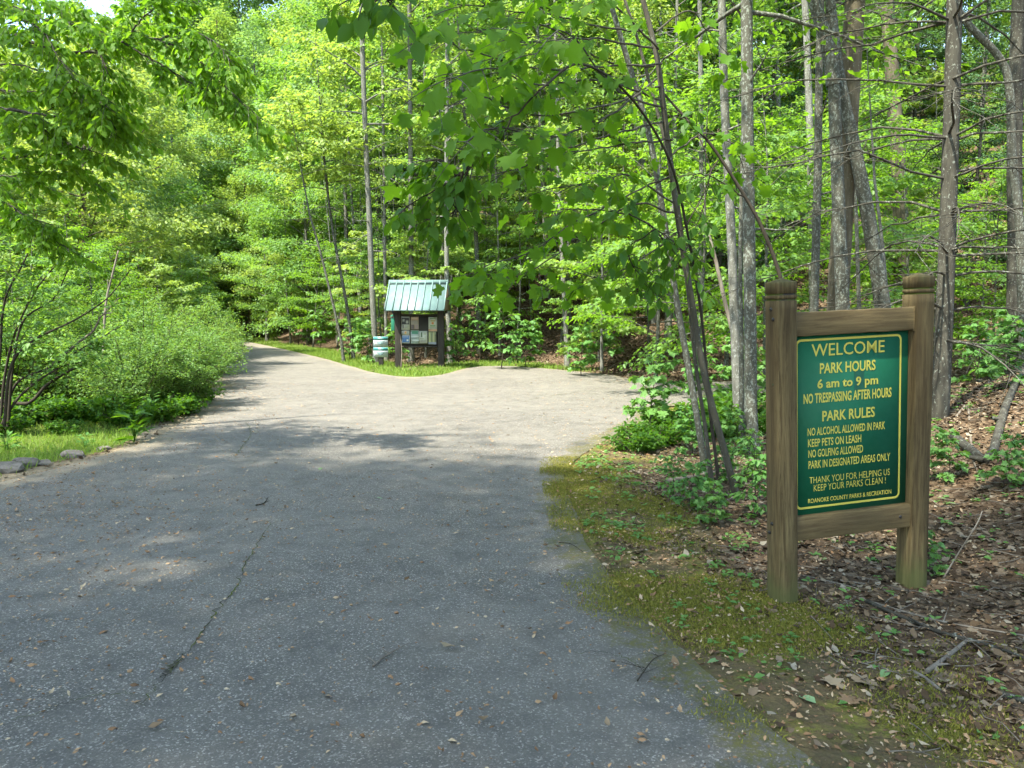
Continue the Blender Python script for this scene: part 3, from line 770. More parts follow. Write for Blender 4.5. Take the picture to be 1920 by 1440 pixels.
PROTO = {}
def proto(key, kind, cat, H, r0, bark, leafm, seed, trunk_name="trunk", **kw):
    pth = trunk_path(H, seed, kw.pop('lean', .02), kw.pop('wob', .02)); rad = flare(r0, r0 * .18, len(pth))
    tr, cr = MB(), MB(); tr.tube(pth, rad, 9)
    for g in (kw['grow'] if isinstance(kw['grow'], list) else [kw['grow']]):
        grow(tr, cr, pth, rad, seed=seed * 7 + len(g), **g)
    print(key, cr.n); root = bpy.data.objects.new(kind, None); sc.collection.objects.link(root); root["category"] = cat
    tr.build("trunk", BARK[bark], root, True); cr.build("crown", LEAF[leafm], root)
    PROTO[key] = [root, False]
def place(key, x, y, s, rz, label, group, dz=0, tilt=(0, 0)):
    root, used = PROTO[key]; loc = (x, y, tz(x, y) - .05 + dz)
    if used: return copy_tree(root, loc, rz, s, label, group, tilt)
    PROTO[key][1] = True
    root.location = loc; root.rotation_euler = (tilt[0], tilt[1], rz); root.scale = (s, s, s) if np.isscalar(s) else s
    root["label"] = label; root["group"] = group
    return root

# broad edge trees, leafy nearly to the ground
for k, (lm, bk_) in enumerate((('mid', 'grey'), ('blue', 'grey'), ('poplar', 'brown'))):
    proto(f'edge{k}', 'leafy_tree', 'tree', 13, .14, bk_, lm, 10 + k, grow=dict(nb=46, t0=.10, t1=.98, L0=3.0, L1=1.5, mid=3.9, e0=.1, e1=1.15, nsub=7, dens=34, leaf=.16, lat=.28, droop=.22, flat=.5))
# tall forest trees, crown high up
for k, (lm, bk_) in enumerate((('poplar', 'pale'), ('mid', 'pale'), ('mid', 'grey'))):
    proto(f'tall{k}', 'slender_tree', 'tree', 21, .125, bk_, lm, 20 + k, lean=.025, wob=.012,
          grow=[dict(nb=9, t0=.22, t1=.5, L0=1.3, L1=2.2, e0=.15, e1=.5, bare=9, droop=.1), dict(nb=38, t0=.40, t1=.99, L0=2.4, L1=1.0, mid=3.4, e0=.2, e1=1.1, nsub=6, dens=30, leaf=.18, lat=.28, droop=.18, flat=.5)])
# understory trees with flat sprays
for k, (lm, tm) in enumerate((('poplar', LOBED), ('mid', DIAM), ('beech', DIAM))):
    proto(f'under{k}', 'understory_tree', 'tree', 6.5, .045, 'grey' if k else 'pale', lm, 30 + k, lean=.06, wob=.04,
          grow=dict(nb=24, t0=.18, t1=.98, L0=2.1, L1=.8, mid=2.5, e0=.12, e1=.7, nsub=6, dens=30, leaf=.13 if k != 2 else .10, tm=tm, lat=.16, droop=.18, flat=.28))
# thin bare understory poles of the dark wood
for k in range(2):
    proto(f'pole{k}', 'slender_tree', 'tree', 12, .05, 'pale' if k else 'grey', 'mid', 40 + k, lean=.07, wob=.02,
          grow=[dict(nb=12, t0=.12, t1=.6, L0=.6, L1=1.2, e0=.2, e1=.5, bare=12, droop=.1), dict(nb=14, t0=.55, t1=.98, L0=1.2, L1=.5, e0=.3, e1=.9, nsub=4, dens=18, leaf=.14, lat=.2)])
proto('fir', 'conifer_tree', 'tree', 12, .10, 'pine', 'hemlock', 47, grow=dict(nb=70, t0=.12, t1=.99, L0=2.3, L1=.3, e0=-.1, e1=.5, nsub=7, dens=40, leaf=.11, lat=.13, droop=.12, flat=.5))
# small saplings with broad leaves
for k, (lm, tm, lf) in enumerate((('herb', OVAL, .12), ('herb', LOBED, .12))):
    proto(f'sap{k}', 'sapling', 'sapling', 1.15, .011, 'twig', lm, 50 + k, lean=.12, wob=.08,
          grow=dict(nb=16, t0=.2, t1=1.0, L0=.5, L1=.28, e0=.35, e1=.9, nsub=2, dens=26, leaf=lf, tm=tm, lat=.05, droop=.3, flat=.35))
# dense small-leaved shrubs
def shrub_proto(key, H, W, stems, leafm, leaf, dens, seed, name='shrub', tm=DIAM):
    r = np.random.default_rng(seed); tr, cr = MB(), MB()
    for i in range(stems):
        az = i * 2.4 + r.normal(0, .3); out = W * math.sqrt((i + .5) / stems) * r.uniform(.75, 1.1); h = H * r.uniform(.6, 1.08) * (1 - .38 * (out / W) ** 2)
        s = np.linspace(0, 1, 7)[:, None]; hd = np.array([math.cos(az), math.sin(az), 0])
        P = hd * r.uniform(.02, .2) + hd * out * s ** 1.3 + np.array([0, 0, h]) * (1.35 * s - .35 * s ** 2.4) + r.normal(0, .02, (7, 3)) * s - np.array([0, 0, .1]) * (s == 0)
        tr.tube(P, np.linspace(.013, .003, 7), 4)
        leaf_along(cr, P, int(dens * h * .8), leaf, tm, .10, r, .3, .1, .6)
        for k in range(9):
            q, d = lerp_path(P, np.array([r.uniform(.15, .97)])); a2 = az + r.normal(0, 1.1); L = r.uniform(.25, .6) * H * (.42 if r.random() > .12 else .85)
            s2 = np.linspace(0, 1, 4)[:, None]
            sp = q[0] + L * s2 * unit([math.cos(a2), math.sin(a2), r.uniform(-.15, .9)]) - np.array([0, 0, .2 * L]) * s2 ** 2
            tr.tube(sp, np.linspace(.005, .0015, 4), 3); leaf_along(cr, sp, int(dens * L), leaf, tm, .055, r, .05, .05, .6)
    root = bpy.data.objects.new(name, None); sc.collection.objects.link(root); root["category"] = 'shrub'
    tr.build("stems", BARK['twig'], root, True); cr.build("foliage", LEAF[leafm], root)
    PROTO[key] = [root, False]
shrub_proto('shrub0', 1.9, 1.3, 34, 'shrub', .052, 95, 61)
shrub_proto('shrub1', 1.7, 1.2, 30, 'mid', .060, 80, 62)
shrub_proto('bush', .62, .62, 16, 'dark', .10, 48, 63, 'bush', OVAL)

# ---------------------------------------------------------------- forest
def wedge(x, y, m=1.12, pad=2.0): return abs(x) < .667 * y * m + pad
r = np.random.default_rng(5)
taken = []
def scatter(num, region, keys, dmin, smin, smax, label, group, dedge, far=None):
    got = 0; tries = 0; x0, x1, y0, y1 = region
    while got < num and tries < num * 60:
        tries += 1
        x, y = r.uniform(x0, x1), r.uniform(y0, y1)
        if not wedge(x, y): continue
        if float(sdf(np.array([x]), np.array([y]))[0]) < dedge: continue
        if any((x - a) ** 2 + (y - b) ** 2 < (dmin + (y * .008)) ** 2 for a, b, k in taken if k == keys[0][:3]): continue
        taken.append((x, y, keys[0][:3]))
        place(keys[r.integers(len(keys))], x, y, r.uniform(smin, smax), r.uniform(0, 6.28), label, group, tilt=(r.normal(0, .03), r.normal(0, .03))); got += 1
    return got
# behind the shelter: the wood on the bank
scatter(34, (-14, 8, 33, 50), ['tall0', 'tall1', 'tall2'], 1.7, .8, 1.12, "tall slender forest tree on the dark bank behind the notice board", "forest trees behind the notice board", 4.0)
scatter(60, (-16, 6, 28, 44), ['pole0', 'pole1'], .8, .6, 1.1, "thin bare-stemmed tree in the dark wood behind the notice board", "thin stems behind the notice board", 2.6)
scatter(36, (-16, 9, 26, 38), ['under0', 'under1', 'under0'], 1.5, .55, 1.05, "low tree with flat sunlit sprays at the wood's edge behind the notice board", "understory trees behind the notice board", 2.2)
# the far hillside
scatter(100, (-80, 14, 48, 120), ['edge0', 'edge1', 'edge2', 'tall0'], 2.6, .9, 1.45, "leafy tree high on the far wooded hillside", "trees on the far hillside", 3.5)
# left of the road, behind the shrubs
scatter(26, (-34, -11.5, 19, 50), ['edge0', 'edge1', 'edge2'], 2.6, .6, 1.0, "broad leafy tree standing behind the roadside shrubs left of the road", "leafy trees left of the road", 2.5)
scatter(24, (-22, -9.5, 14, 42), ['under1', 'under2', 'under0'], 1.5, .6, 1.0, "small leafy tree among the shrubs left of the road", "small trees left of the road", 1.6)
# big trees filling the far slope above the bend
for (px, Y, key, s) in [(330, 58, 'edge1', 1.5), (400, 74, 'edge0', 1.75), (455, 62, 'edge2', 1.5), (500, 78, 'edge1', 1.8), (540, 60, 'edge0', 1.55), (580, 72, 'edge2', 1.8), (610, 56, 'edge1', 1.5), (280, 70, 'edge0', 1.6), (230, 62, 'edge1', 1.5), (660, 66, 'edge0', 1.7), (430, 92, 'edge2', 2.0), (520, 96, 'edge0', 2.0), (370, 90, 'edge1', 1.9), (600, 90, 'edge1', 2.0), (400, 100, 'edge0', 2.4), (340, 102, 'edge1', 2.4), (455, 108, 'edge1', 2.5), (290, 100, 'edge0', 2.3), (440, 116, 'edge2', 2.9), (500, 112, 'edge0', 2.8), (560, 118, 'edge1', 2.9), (620, 112, 'edge2', 2.7), (380, 118, 'edge1', 2.9), (150, 58, 'edge2', 1.3), (60, 54, 'edge0', 1.25), (190, 84, 'edge1', 1.6), (300, 88, 'edge2', 1.9)]:
    p = Q(px, 600, Y); place(key, p[0], p[1], s, r.uniform(0, 6), "tall broad tree on the far slope above the road's bend", "big trees above the road's bend")
# where the road bends away
for (px, Y, key, s) in [(330, 62, 'edge1', .95), (385, 66, 'edge0', 1.0), (440, 60, 'edge1', .8), (500, 50, 'edge0', .7), (470, 56, 'edge2', .9), (545, 45, 'under1', 1.3), (420, 70, 'edge2', 1.1)]:
    p = Q(px, 600, Y); place(key, p[0], p[1], s, r.uniform(0, 6), "leafy tree leaning over the road's far bend", "trees at the road's far bend")
# dark conifers among the leafy trees
for (px, Y, s) in [(1345, 27, .9), (1440, 31, 1.0), (1700, 36, 1.1), (1810, 24, .8), (1120, 40, 1.2), (560, 68, 1.3), (760, 46, 1.2), (960, 44, 1.2), (250, 60, 1.2), (1560, 42, 1.1)]:
    p = Q(px, 600, Y); place('fir', p[0], p[1], s, r.uniform(0, 6), "dark green conifer among the paler leafy trees of the wood", "conifers in the wood")
# the wood on the right
scatter(40, (5, 40, 20, 62), ['tall1', 'tall2', 'tall0'], 2.0, .8, 1.1, "tall forest tree on the leaf-strewn slope right of the road", "forest trees on the right slope", 3)
scatter(60, (3.5, 32, 17.5, 50), ['under1', 'under2', 'under0'], 1.7, .6, 1.1, "low leafy tree under the tall ones on the right slope", "understory trees on the right slope", 1.5)
scatter(18, (6, 40, 40, 90), ['edge0', 'edge2'], 4, .9, 1.3, "leafy tree far up the right wooded slope", "far trees up the right slope", 6)

# ---------------------------------------------------------------- trees one can tell apart
def px_path(pts, Y, n_=6):
    Y = np.broadcast_to(np.asarray(Y, float), (len(pts),))
    return catmull([Q(px, py, y) for (px, py), y in zip(pts, Y)], n_)
def traced_tree(name, label, pts, Y, w0, w1, bark, leafm, H, crown, sides_=10, group=None, extra=None, tm=DIAM):
    """pts run from the base upwards"""
    P = px_path(pts, Y); b = P[0]; gz = tz(b[0], b[1])
    d0 = unit(P[0] - P[min(4, len(P) - 1)])
    if b[2] > gz + .05:
        k = max(2, int((b[2] - gz) / .4)); L = (b[2] - gz + .15)
        ext = b + np.outer(np.linspace(1, 1 / k, k), np.array([d0[0] * .5, d0[1] * .5, -1]) * L)
        P = np.vstack([ext, P])
    nvis = len(P)
    d = unit(P[-1] - P[-6]); top = P[-1]; r1 = w1 * Y / F / 2 if np.isscalar(Y) else w1 * Y[-1] / F / 2
    r0 = w0 * (Y if np.isscalar(Y) else Y[0]) / F / 2
    rad = np.linspace(r0, r1, nvis); rad[:3] *= [1.5, 1.22, 1.08]
    if H > top[2] + .5:
        k = max(4, int((H - top[2]) / .7)); s = np.linspace(0, 1, k + 1)[1:]
        up = unit(d * [.6, .6, 1]) 
        P = np.vstack([P, top + np.outer(s * (H - top[2]), up / up[2])]); rad = np.r_[rad, r1 * (1 - .85 * s)]
    root = empty(name, (P[0][0], P[0][1], gz), label, 'tree', group)
    o = np.array(root.location); Pl = P - o
    tr, cr = MB(), MB(); tr.tube(Pl, rad, sides_)
    for c in crown:
        c = dict(c); z0, z1 = c.pop('z'); zz = Pl[:, 2]; idx = np.linspace(0, 1, len(Pl))
        t0, t1 = np.interp([z0, z1], zz, idx)
        grow(tr, cr, Pl, rad, t0=t0, t1=t1, **c)
    if extra: extra(tr, cr, o)
    tr.build("trunk", BARK[bark], root, True)
    if cr.n: cr.build("crown", LEAF[leafm], root)
    return root
def high(seed, z0, H, nb=16, L=2.0, leaf=.13, dens=12, tm=DIAM, azr=None): return dict(z=(z0, H * .98), nb=nb, L0=L, L1=.6, e0=.15, e1=.9, nsub=5, dens=dens, leaf=leaf, tm=tm, lat=.2, droop=.2, seed=seed, azr=azr)
def dead(seed, z0, z1, nb=7, L=1.0): return dict(z=(z0, z1), nb=nb, L0=L * .7, L1=L, e0=.1, e1=.5, bare=nb, droop=.1, seed=seed)

# pale poplars beside the shelter
for i, (pts, Y, w0, w1, H, lab) in enumerate([
    ([(704, 665), (697, 520), (692, 400), (685, 250), (680, 110)], 26.6, 11.5, 9, 19, "pale poplar trunk rising just left of the notice board's roof"),
    ([(724, 640), (722, 520), (720, 330), (717, 130)], 28.5, 7, 5, 17, "thinner pale trunk between the two poplars behind the notice board"),
    ([(771, 640), (771, 520), (770, 320), (768, 30)], 27.3, 10, 8, 20, "straight white-barked poplar rising behind the middle of the notice board's roof"),
    ([(843, 668), (838, 520), (837, 330), (838, 160)], 26.4, 10, 7, 18, "pale poplar standing against the right edge of the notice board"),
    ([(897, 600), (893, 450), (884, 320), (872, 220)], 28.5, 9, 6, 14, "crooked tan trunk to the right of the notice board"),
    ([(1063, 655), (1057, 540), (1052, 430), (1048, 340)], 25.5, 10, 8, 15, "pale trunk above the bank right of the notice board, below the big maple leaves"),
    ([(660, 640), (648, 560), (622, 420), (608, 300)], 29, 6.5, 4.5, 12, "thin grey stem leaning left, left of the pale poplars"),
    ([(640, 640), (622, 560), (600, 470), (580, 400)], 27.5, 5.5, 3.5, 9, "thin stem leaning left over the verge near the road's bend")]):
    traced_tree("poplar_tree", lab, pts, Y, w0, w1, 'pale' if i not in (4, 6, 7) else 'grey', 'poplar', H,
                [dead(200 + i, 3.5, 10, 9, 1.3), dict(z=(6.5 if i != 4 else 5, H * .98), nb=22, L0=1.7, L1=.6, mid=2.3, e0=.2, e1=1, nsub=5, dens=20, leaf=.17, lat=.22, droop=.18, seed=300 + i)], 8)

# leaning maple stems at the right of the road, with the big overhanging leaves
def bough(tr, cr, o, pts, Y, r0, ntw, tl, lpt, leaf, tm, seed, s0=.15, fall=.35):
    rr = np.random.default_rng(seed); P = px_path(pts, np.linspace(Y[0], Y[1], len(pts)), 6) - o
    P = P + rr.normal(0, .006, P.shape)
    tr.tube(P, np.linspace(r0, .0025, len(P)), 5)
    for k in range(ntw):
        s = s0 + (1 - s0) * (k + rr.random()) / ntw
        q, d = lerp_path(P, np.array([s])); q, d = q[0], d[0]
        sd = unit(np.cross(d, [0, 0, 1.])) * (1 if k % 2 else -1)
        L = tl * rr.uniform(.4, 1.2)
        dirn = unit(d * rr.uniform(.3, 1) + sd * rr.uniform(.3, .9) + [0, 0, rr.uniform(-.35, .25)])
        s2 = np.linspace(0, 1, 4)[:, None]; T = q + dirn * L * s2 - np.array([0, 0, .25 * L]) * s2 ** 2
        tr.tube(T, np.linspace(.004, .0015, 4), 3)
        m = max(2, int(lpt * L / tl * rr.uniform(.7, 1.3)))
        p, dd = lerp_path(T, rr.uniform(.25, 1, m)); lat = unit(np.cross(dd, [0, 0, 1.])) * np.where(rr.random(m) < .5, -1, 1)[:, None]
        dv = dd * rr.uniform(.2, .9, (m, 1)) + lat * rr.uniform(.2, 1, (m, 1)) + np.c_[rr.normal(0, .3, (m, 2)), -fall - rr.random(m) * fall]
        base = p + unit(dv) * leaf * .35
        cr.leaves(tm, base, dv, np.array([0, 0, 1.]) + rr.normal(0, .45, (m, 3)), leaf * rr.uniform(.6, 1.25, m))
        for a_, b__ in zip(p, base): pass
def maple_extra(tr, cr, o):
    B = [([(1205, 60), (1120, 50), (1040, 28), (950, 20), (850, 8)], (7.0, 5.0), 12), ([(1228, 125), (1130, 112), (1040, 56), (930, 22), (880, -20)], (7, 5.2), 11),
         ([(1236, 160), (1130, 200), (1000, 215), (900, 185), (812, 205)], (7, 4.6), 15), ([(1244, 228), (1130, 255), (1030, 292), (940, 325), (820, 330)], (7, 4.8), 14),
         ([(1240, 120), (1130, 124), (1030, 132), (900, 100), (790, 60)], (7, 4.3), 16), ([(1254, 330), (1150, 380), (1060, 428), (1000, 470), (905, 500)], (7, 5.6), 14),
         ([(1258, 262), (1180, 270), (1060, 285), (960, 268)], (7, 5.4), 12), ([(1264, 400), (1180, 385), (1060, 470), (960, 520), (880, 500)], (7, 5.8), 13),
         ([(1274, 480), (1200, 412), (1100, 392), (1010, 400)], (7.2, 6), 12), ([(1240, 200), (1160, 170), (1060, 60), (1000, 110)], (7, 4.2), 10), ([(1230, 150), (1120, 230), (1010, 260), (940, 240), (860, 270)], (6.8, 4.0), 15), ([(1238, 190), (1130, 150), (1010, 160), (930, 130), (830, 150)], (6.9, 4.0), 16), ([(1225, 90), (1100, 70), (1000, 80), (880, 50)], (6.9, 4.3), 13), ([(1262, 380), (1180, 330), (1120, 340), (1020, 360)], (7, 5.6), 12),
         ([(1268, 440), (1180, 500), (1120, 520), (1060, 500)], (7.2, 6.2), 10), ([(1235, 90), (1150, 10), (1050, -30), (900, -30)], (7, 4.6), 14),
         ([(1230, 60), (1290, 20), (1330, 60), (1380, 120)], (7, 7.4), 9), ([(1250, 300), (1320, 250), (1370, 270), (1400, 330)], (7.2, 7.8), 10)]
    for i, (pts, Y, nt) in enumerate(B): bough(tr, cr, o, pts, Y, .010, nt, .36, 4.2, .118, TULIP if i % 3 else LOBED, 400 + i, .22)
traced_tree("maple_tree", "slender dark maple stem leaning over the road with big translucent leaves", [(1385, 945), (1362, 860), (1320, 700), (1296, 560), (1270, 400), (1250, 250), (1232, 110), (1203, -10)], 7.0, 14, 9, 'stem', 'near', 5.6, [], extra=maple_extra)
traced_tree("maple_tree", "thin lichen-grey stem leaning left, its foot beside the dark maple stem", [(1325, 900), (1305, 770), (1268, 560), (1240, 380), (1214, 240), (1170, 90), (1140, -10)], 8.1, 13, 9, 'grey', 'near', 7.5, [high(51, 5.6, 7.5, 8, 1.2, .13, 18, LOBED)])
traced_tree("maple_tree", "thinnest dark stem between the two leaning maples", [(1334, 905), (1322, 800), (1304, 680), (1285, 500), (1262, 330), (1200, 90), (1168, -10)], 7.6, 8, 5, 'stem', 'near', 6.4, [high(52, 5.2, 6.4, 6, .9, .12, 18, LOBED)])
def arch_extra(tr, cr, o):
    for i, (pts, Y, nt) in enumerate([([(1395, 370), (1330, 330), (1270, 330), (1180, 350)], (7.2, 6.8), 7), ([(1330, 265), (1280, 215), (1200, 190)], (7.2, 6.9), 6), ([(1310, 250), (1330, 330), (1300, 440), (1270, 500)], (7.3, 7), 10), ([(1345, 300), (1290, 420), (1240, 440), (1190, 480)], (7.2, 6.6), 12)]):
        bough(tr, cr, o, pts, Y, .007, nt, .35, 6, .11, OVAL, 440 + i)
traced_tree("dogwood_tree", "dark stem arching up and left from behind the sign's left post", [(1480, 640), (1467, 535), (1430, 430), (1385, 350), (1330, 268), (1280, 215), (1235, 165)], 7.2, 9, 4, 'twig', 'dark', 3, [], 7, extra=arch_extra)
# darker glossy bough hanging in the middle
def glossy_extra(tr, cr, o):
    for i, (pts, Y, nt) in enumerate([([(1010, 170), (940, 250), (870, 320), (790, 370), (765, 385)], (4.6, 4.9), 22), ([(900, 290), (860, 330), (830, 300), (785, 310)], (4.7, 4.9), 12), ([(880, 310), (850, 370), (850, 400), (800, 410)], (4.7, 4.9), 14), ([(1180, 400), (1230, 430), (1270, 470), (1220, 540)], (6, 6.4), 16), ([(1230, 430), (1180, 470), (1200, 520), (1240, 560)], (6, 6.4), 12)]):
        bough(tr, cr, o, pts, Y, .006, nt, .20, 5, .105, OVAL, 460 + i, .1, .5)
traced_tree("dogwood_tree", "slim grey stem with dark glossy leaves hanging left over the road", [(1345, 880), (1330, 760), (1316, 600), (1290, 440), (1255, 300), (1180, 180), (1090, 120), (1010, 170)], [7.4, 7.4, 7.3, 7.0, 6.6, 6.0, 5.2, 4.6], 7, 4, 'twig', 'dark', 1, [], 6, extra=glossy_extra)

# grey trunks between the road and the sign
traced_tree("grey_trunk_tree", "straight grey lichen-spotted trunk just left of the sign's left post", [(1408, 850), (1407, 640), (1404, 400), (1401, 180), (1400, -10)], 9.4, 24, 21, 'grey', 'beech', 15, [high(61, 5.2, 15, 26, 2.4, .12), dead(71, 2.5, 5, 4, .8)], 12)
traced_tree("grey_trunk_tree", "thin grey trunk close behind the straight lichen-spotted one", [(1391, 830), (1390, 640), (1388, 500), (1392, 300), (1396, 100)], 9.9, 10, 7, 'grey', 'beech', 9, [high(62, 5.5, 9, 9, 1.4, .12)], 8)
traced_tree("grey_trunk_tree", "pale grey trunk leaning slightly left, two to the left of the sign post", [(1384, 780), (1378, 620), (1370, 420), (1358, 180), (1353, -10)], 11.6, 19, 14, 'pale', 'beech', 16, [high(63, 6.3, 16, 24, 2.2, .12), dead(73, 3, 6, 5, .8)], 11)
traced_tree("grey_trunk_tree", "slim grey trunk rising behind the sign's left post", [(1522, 690), (1527, 560), (1533, 330), (1536, 120), (1540, -10)], 13.2, 17, 12, 'grey', 'mid', 14, [high(64, 6.8, 14, 18, 2.2, .13), dead(74, 3, 6, 4, .8)], 10)
traced_tree("forked_tree", "brown big trunk straight behind the sign panel", [(1569, 800), (1571, 580), (1580, 400), (1591, 200), (1604, -10)], 11.4, 40, 35, 'brown', 'mid', 19, [high(65, 6.5, 19, 26, 3.0, .14)], 14)
def fork_extra(tr, cr, o):
    P = px_path([(1563, 160), (1553, 90), (1535, 30), (1515, -30), (1490, -90)], 11.0) - o; tr.tube(P, np.linspace(.10, .07, len(P)), 10)
    leaf_r = np.random.default_rng(3)
traced_tree("forked_tree", "grey blotched trunk forking near the top, left of the brown trunk", [(1583, 800), (1580, 580), (1572, 380), (1564, 180), (1560, 60), (1556, -10)], 11.0, 27, 17, 'grey', 'mid', 17, [high(66, 6.4, 17, 24, 2.6, .13)], 12, extra=fork_extra)
traced_tree("forked_tree", "ringed grey trunk curving right at its foot, right of the brown trunk", [(1668, 700), (1655, 575), (1632, 430), (1605, 290), (1583, 190), (1571, 120)], 11.2, 32, 17, 'grey', 'mid', 7, [high(67, 5.6, 7, 5, 1.6, .13)], 12)
traced_tree("grey_trunk_tree", "thin grey stem between the sign panel and the curved trunk", [(1612, 640), (1609, 520), (1605, 400), (1600, 300)], 14, 9, 6, 'grey', 'mid', 8, [high(68, 5.5, 8, 8, 1.4, .12)], 8)
traced_tree("grey_trunk_tree", "thin pale stem close to the curved trunk's right side", [(1668, 640), (1660, 520), (1650, 420), (1640, 340)], 14.5, 8, 5, 'pale', 'mid', 7, [high(69, 5.5, 7, 6, 1.2, .12)], 8)
traced_tree("brown_trunk_tree", "rough brown trunk far up the slope, right of the forked trunks", [(1690, 430), (1683, 300), (1672, 130), (1662, -10)], 21, 28, 23, 'brown', 'mid', 20, [high(70, 10, 20, 22, 3, .16)], 12)
traced_tree("brown_trunk_tree", "dark brown trunk at the right edge of the wood", [(1904, 430), (1902, 300), (1906, 130), (1912, -10)], 15, 26, 24, 'pine', 'mid', 18, [high(75, 8, 18, 20, 2.6, .15)], 12)
traced_tree("grey_trunk_tree", "grey trunk bending left as it rises, behind the right edge's brown trunk", [(1912, 420), (1898, 300), (1893, 170), (1875, 110), (1815, 45), (1780, -10)], 14, 17, 12, 'grey', 'mid', 9, [high(76, 7.2, 9, 6, 1.6, .13)], 10)
traced_tree("grey_trunk_tree", "slim pale trunk in the gap left of the pale grey trunk", [(1313, 640), (1314, 500), (1315, 300), (1312, -10)], 19, 10, 8, 'pale', 'mid', 18, [high(77, 9, 18, 18, 2.2, .15), dead(78, 4, 8, 5, .9)], 9)
traced_tree("grey_trunk_tree", "pale weathered stem leaning beside the slim pale trunk", [(1378, 640), (1358, 560), (1340, 480), (1322, 420)], 13, 9, 6, 'dead', 'mid', 1, [], 8)
traced_tree("grey_trunk_tree", "lichen-pale trunk half hidden left of the slim grey trunk", [(1524, 560), (1522, 400), (1518, 230), (1512, 60), (1508, -10)], 19, 15, 11, 'pale', 'mid', 18, [high(79, 9, 18, 16, 2.4, .15)], 10)

for (px, Y, key, s, rz) in [(1300, 15.5, 'under1', .95, 0), (1440, 16.5, 'under2', 1.0, 1), (1590, 17.5, 'under1', 1.05, 2), (1700, 20, 'under2', 1.0, 3), (1230, 19, 'under2', 1.1, 4), (1360, 20, 'under1', 1.25, .7), (1840, 19, 'under1', .8, 1.6), (1130, 23, 'under0', 1.05, 2.7), (1640, 25, 'under1', 1.2, 3.9)]:
    p = Q(px, 600, Y); place(key, p[0], p[1], s, rz, "young leafy tree with bright sprays between the grey trunks behind the sign", "young trees behind the sign")
# the dark pine at the right with whorls of dead limbs
def pine_extra(tr, cr, o):
    rr = np.random.default_rng(12)
    for py, nb in ((40, 7), (150, 4), (262, 7), (330, 4), (400, 5), (474, 7), (520, 3), (-70, 6), (585, 3), (640, 3)):
        px = 1788 - (py) * .026; c = Q(px, py, 8.55) - o
        for k in range(nb):
            az = k * 6.28 / nb + rr.uniform(-.5, .5); L = rr.uniform(1.3, 2.9) * (1 if py < 500 else .6); m = 8; s = np.linspace(0, 1, m)[:, None]
            up = rr.uniform(.05, .42); P = c + L * s * [math.cos(az), math.sin(az), 0] + np.array([0, 0, L]) * (up * s - (up + rr.uniform(.0, .25)) * s ** 2) + np.cumsum(rr.normal(0, .012 * L, (m, 3)), 0)
            tr.tube(P, np.linspace(.016, .004, m), 5)
            for j in range(11):
                q, d = lerp_path(P, np.array([rr.uniform(.2, 1)])); q, d = q[0], d[0]; sd = unit(np.cross(d, [0, 0, 1.])) * rr.choice([-1, 1])
                l = rr.uniform(.2, .75); s2 = np.linspace(0, 1, 5)[:, None]
                T = q + l * s2 * unit(d * rr.uniform(.3, 1) + sd * rr.uniform(.3, 1) + [0, 0, rr.uniform(-.5, .25)]) + np.cumsum(rr.normal(0, .01, (5, 3)), 0)
                tr.tube(T, np.linspace(.005, .0018, 5), 3)
                if rr.random() < .5:
                    q2, d2 = lerp_path(T, np.array([.5])); tr.tube(q2[0] + rr.uniform(.1, .3) * np.linspace(0, 1, 3)[:, None] * unit(d2[0] + rr.normal(0, .6, 3)), [.002, .0016, .001], 3)
traced_tree("pine_tree", "dark straight pine trunk with whorls of bare dead limbs right of the sign", [(1757, 880), (1766, 700), (1772, 560), (1778, 400), (1785, 180), (1790, -10)], 8.55, 33, 26, 'pine', 'hemlock', 15, [dict(z=(8.0, 14.8), nb=34, L0=2.2, L1=.4, e0=.1, e1=.5, nsub=6, dens=34, leaf=.10, tm=DIAM, lat=.10, droop=.15, seed=8)], 14, extra=pine_extra)

# overhanging tree at the left edge
def left_extra(tr, cr, o):
    B = [([(-160, 60), (0, 58), (90, 92), (185, 97), (245, 72), (300, 75), (370, 110), (420, 160), (490, 225)], (9.3, 8.2), 46), ([(230, 80), (300, 120), (350, 150), (400, 175), (440, 200)], (8.8, 8.6), 24),
         ([(-120, 200), (0, 203), (60, 212), (120, 220), (190, 235)], (9.2, 8.6), 26), ([(0, 204), (50, 225), (100, 252), (150, 278), (205, 290)], (9.1, 8.8), 20),
         ([(-120, 290), (0, 296), (40, 294), (70, 285), (130, 300)], (9.4, 8.9), 18), ([(-120, -20), (0, 0), (60, 30), (130, 45), (190, 60)], (9.2, 8.6), 30),
         ([(240, 75), (270, 30), (310, 0), (340, -30)], (8.7, 8.5), 22), ([(300, 75), (340, 60), (390, 70), (430, 110)], (8.6, 8.3), 22), ([(-100, 130), (20, 120), (90, 140), (160, 170), (200, 200)], (9.0, 8.4), 34),
         ([(-100, 100), (30, 40), (80, 60), (110, 110), (140, 150)], (9.0, 8.2), 26), ([(-100, 250), (30, 250), (100, 200), (170, 200)], (9.4, 9), 24), ([(180, 95), (200, 130), (190, 180), (220, 250)], (8.8, 8.6), 20), ([(-100, 160), (20, 170), (120, 175), (210, 230)], (9.5, 9.2), 26), ([(-100, 20), (20, -10), (120, 10), (230, 40)], (9.6, 9.2), 30), ([(-80, 330), (20, 330), (110, 320), (180, 340)], (9.6, 9.3), 24), ([(-80, 420), (10, 410), (70, 430), (130, 470)], (10, 9.8), 22), ([(-100, 330), (10, 380), (40, 400), (90, 420)], (9.8, 9.6), 22)]
    for i, (pts, Y, nt) in enumerate(B): bough(tr, cr, o, pts, Y, .026 if i in (0, 2, 4) else .012, int(nt * 1.6), .46, 20, .092, OVAL, 500 + i, .08, .3)
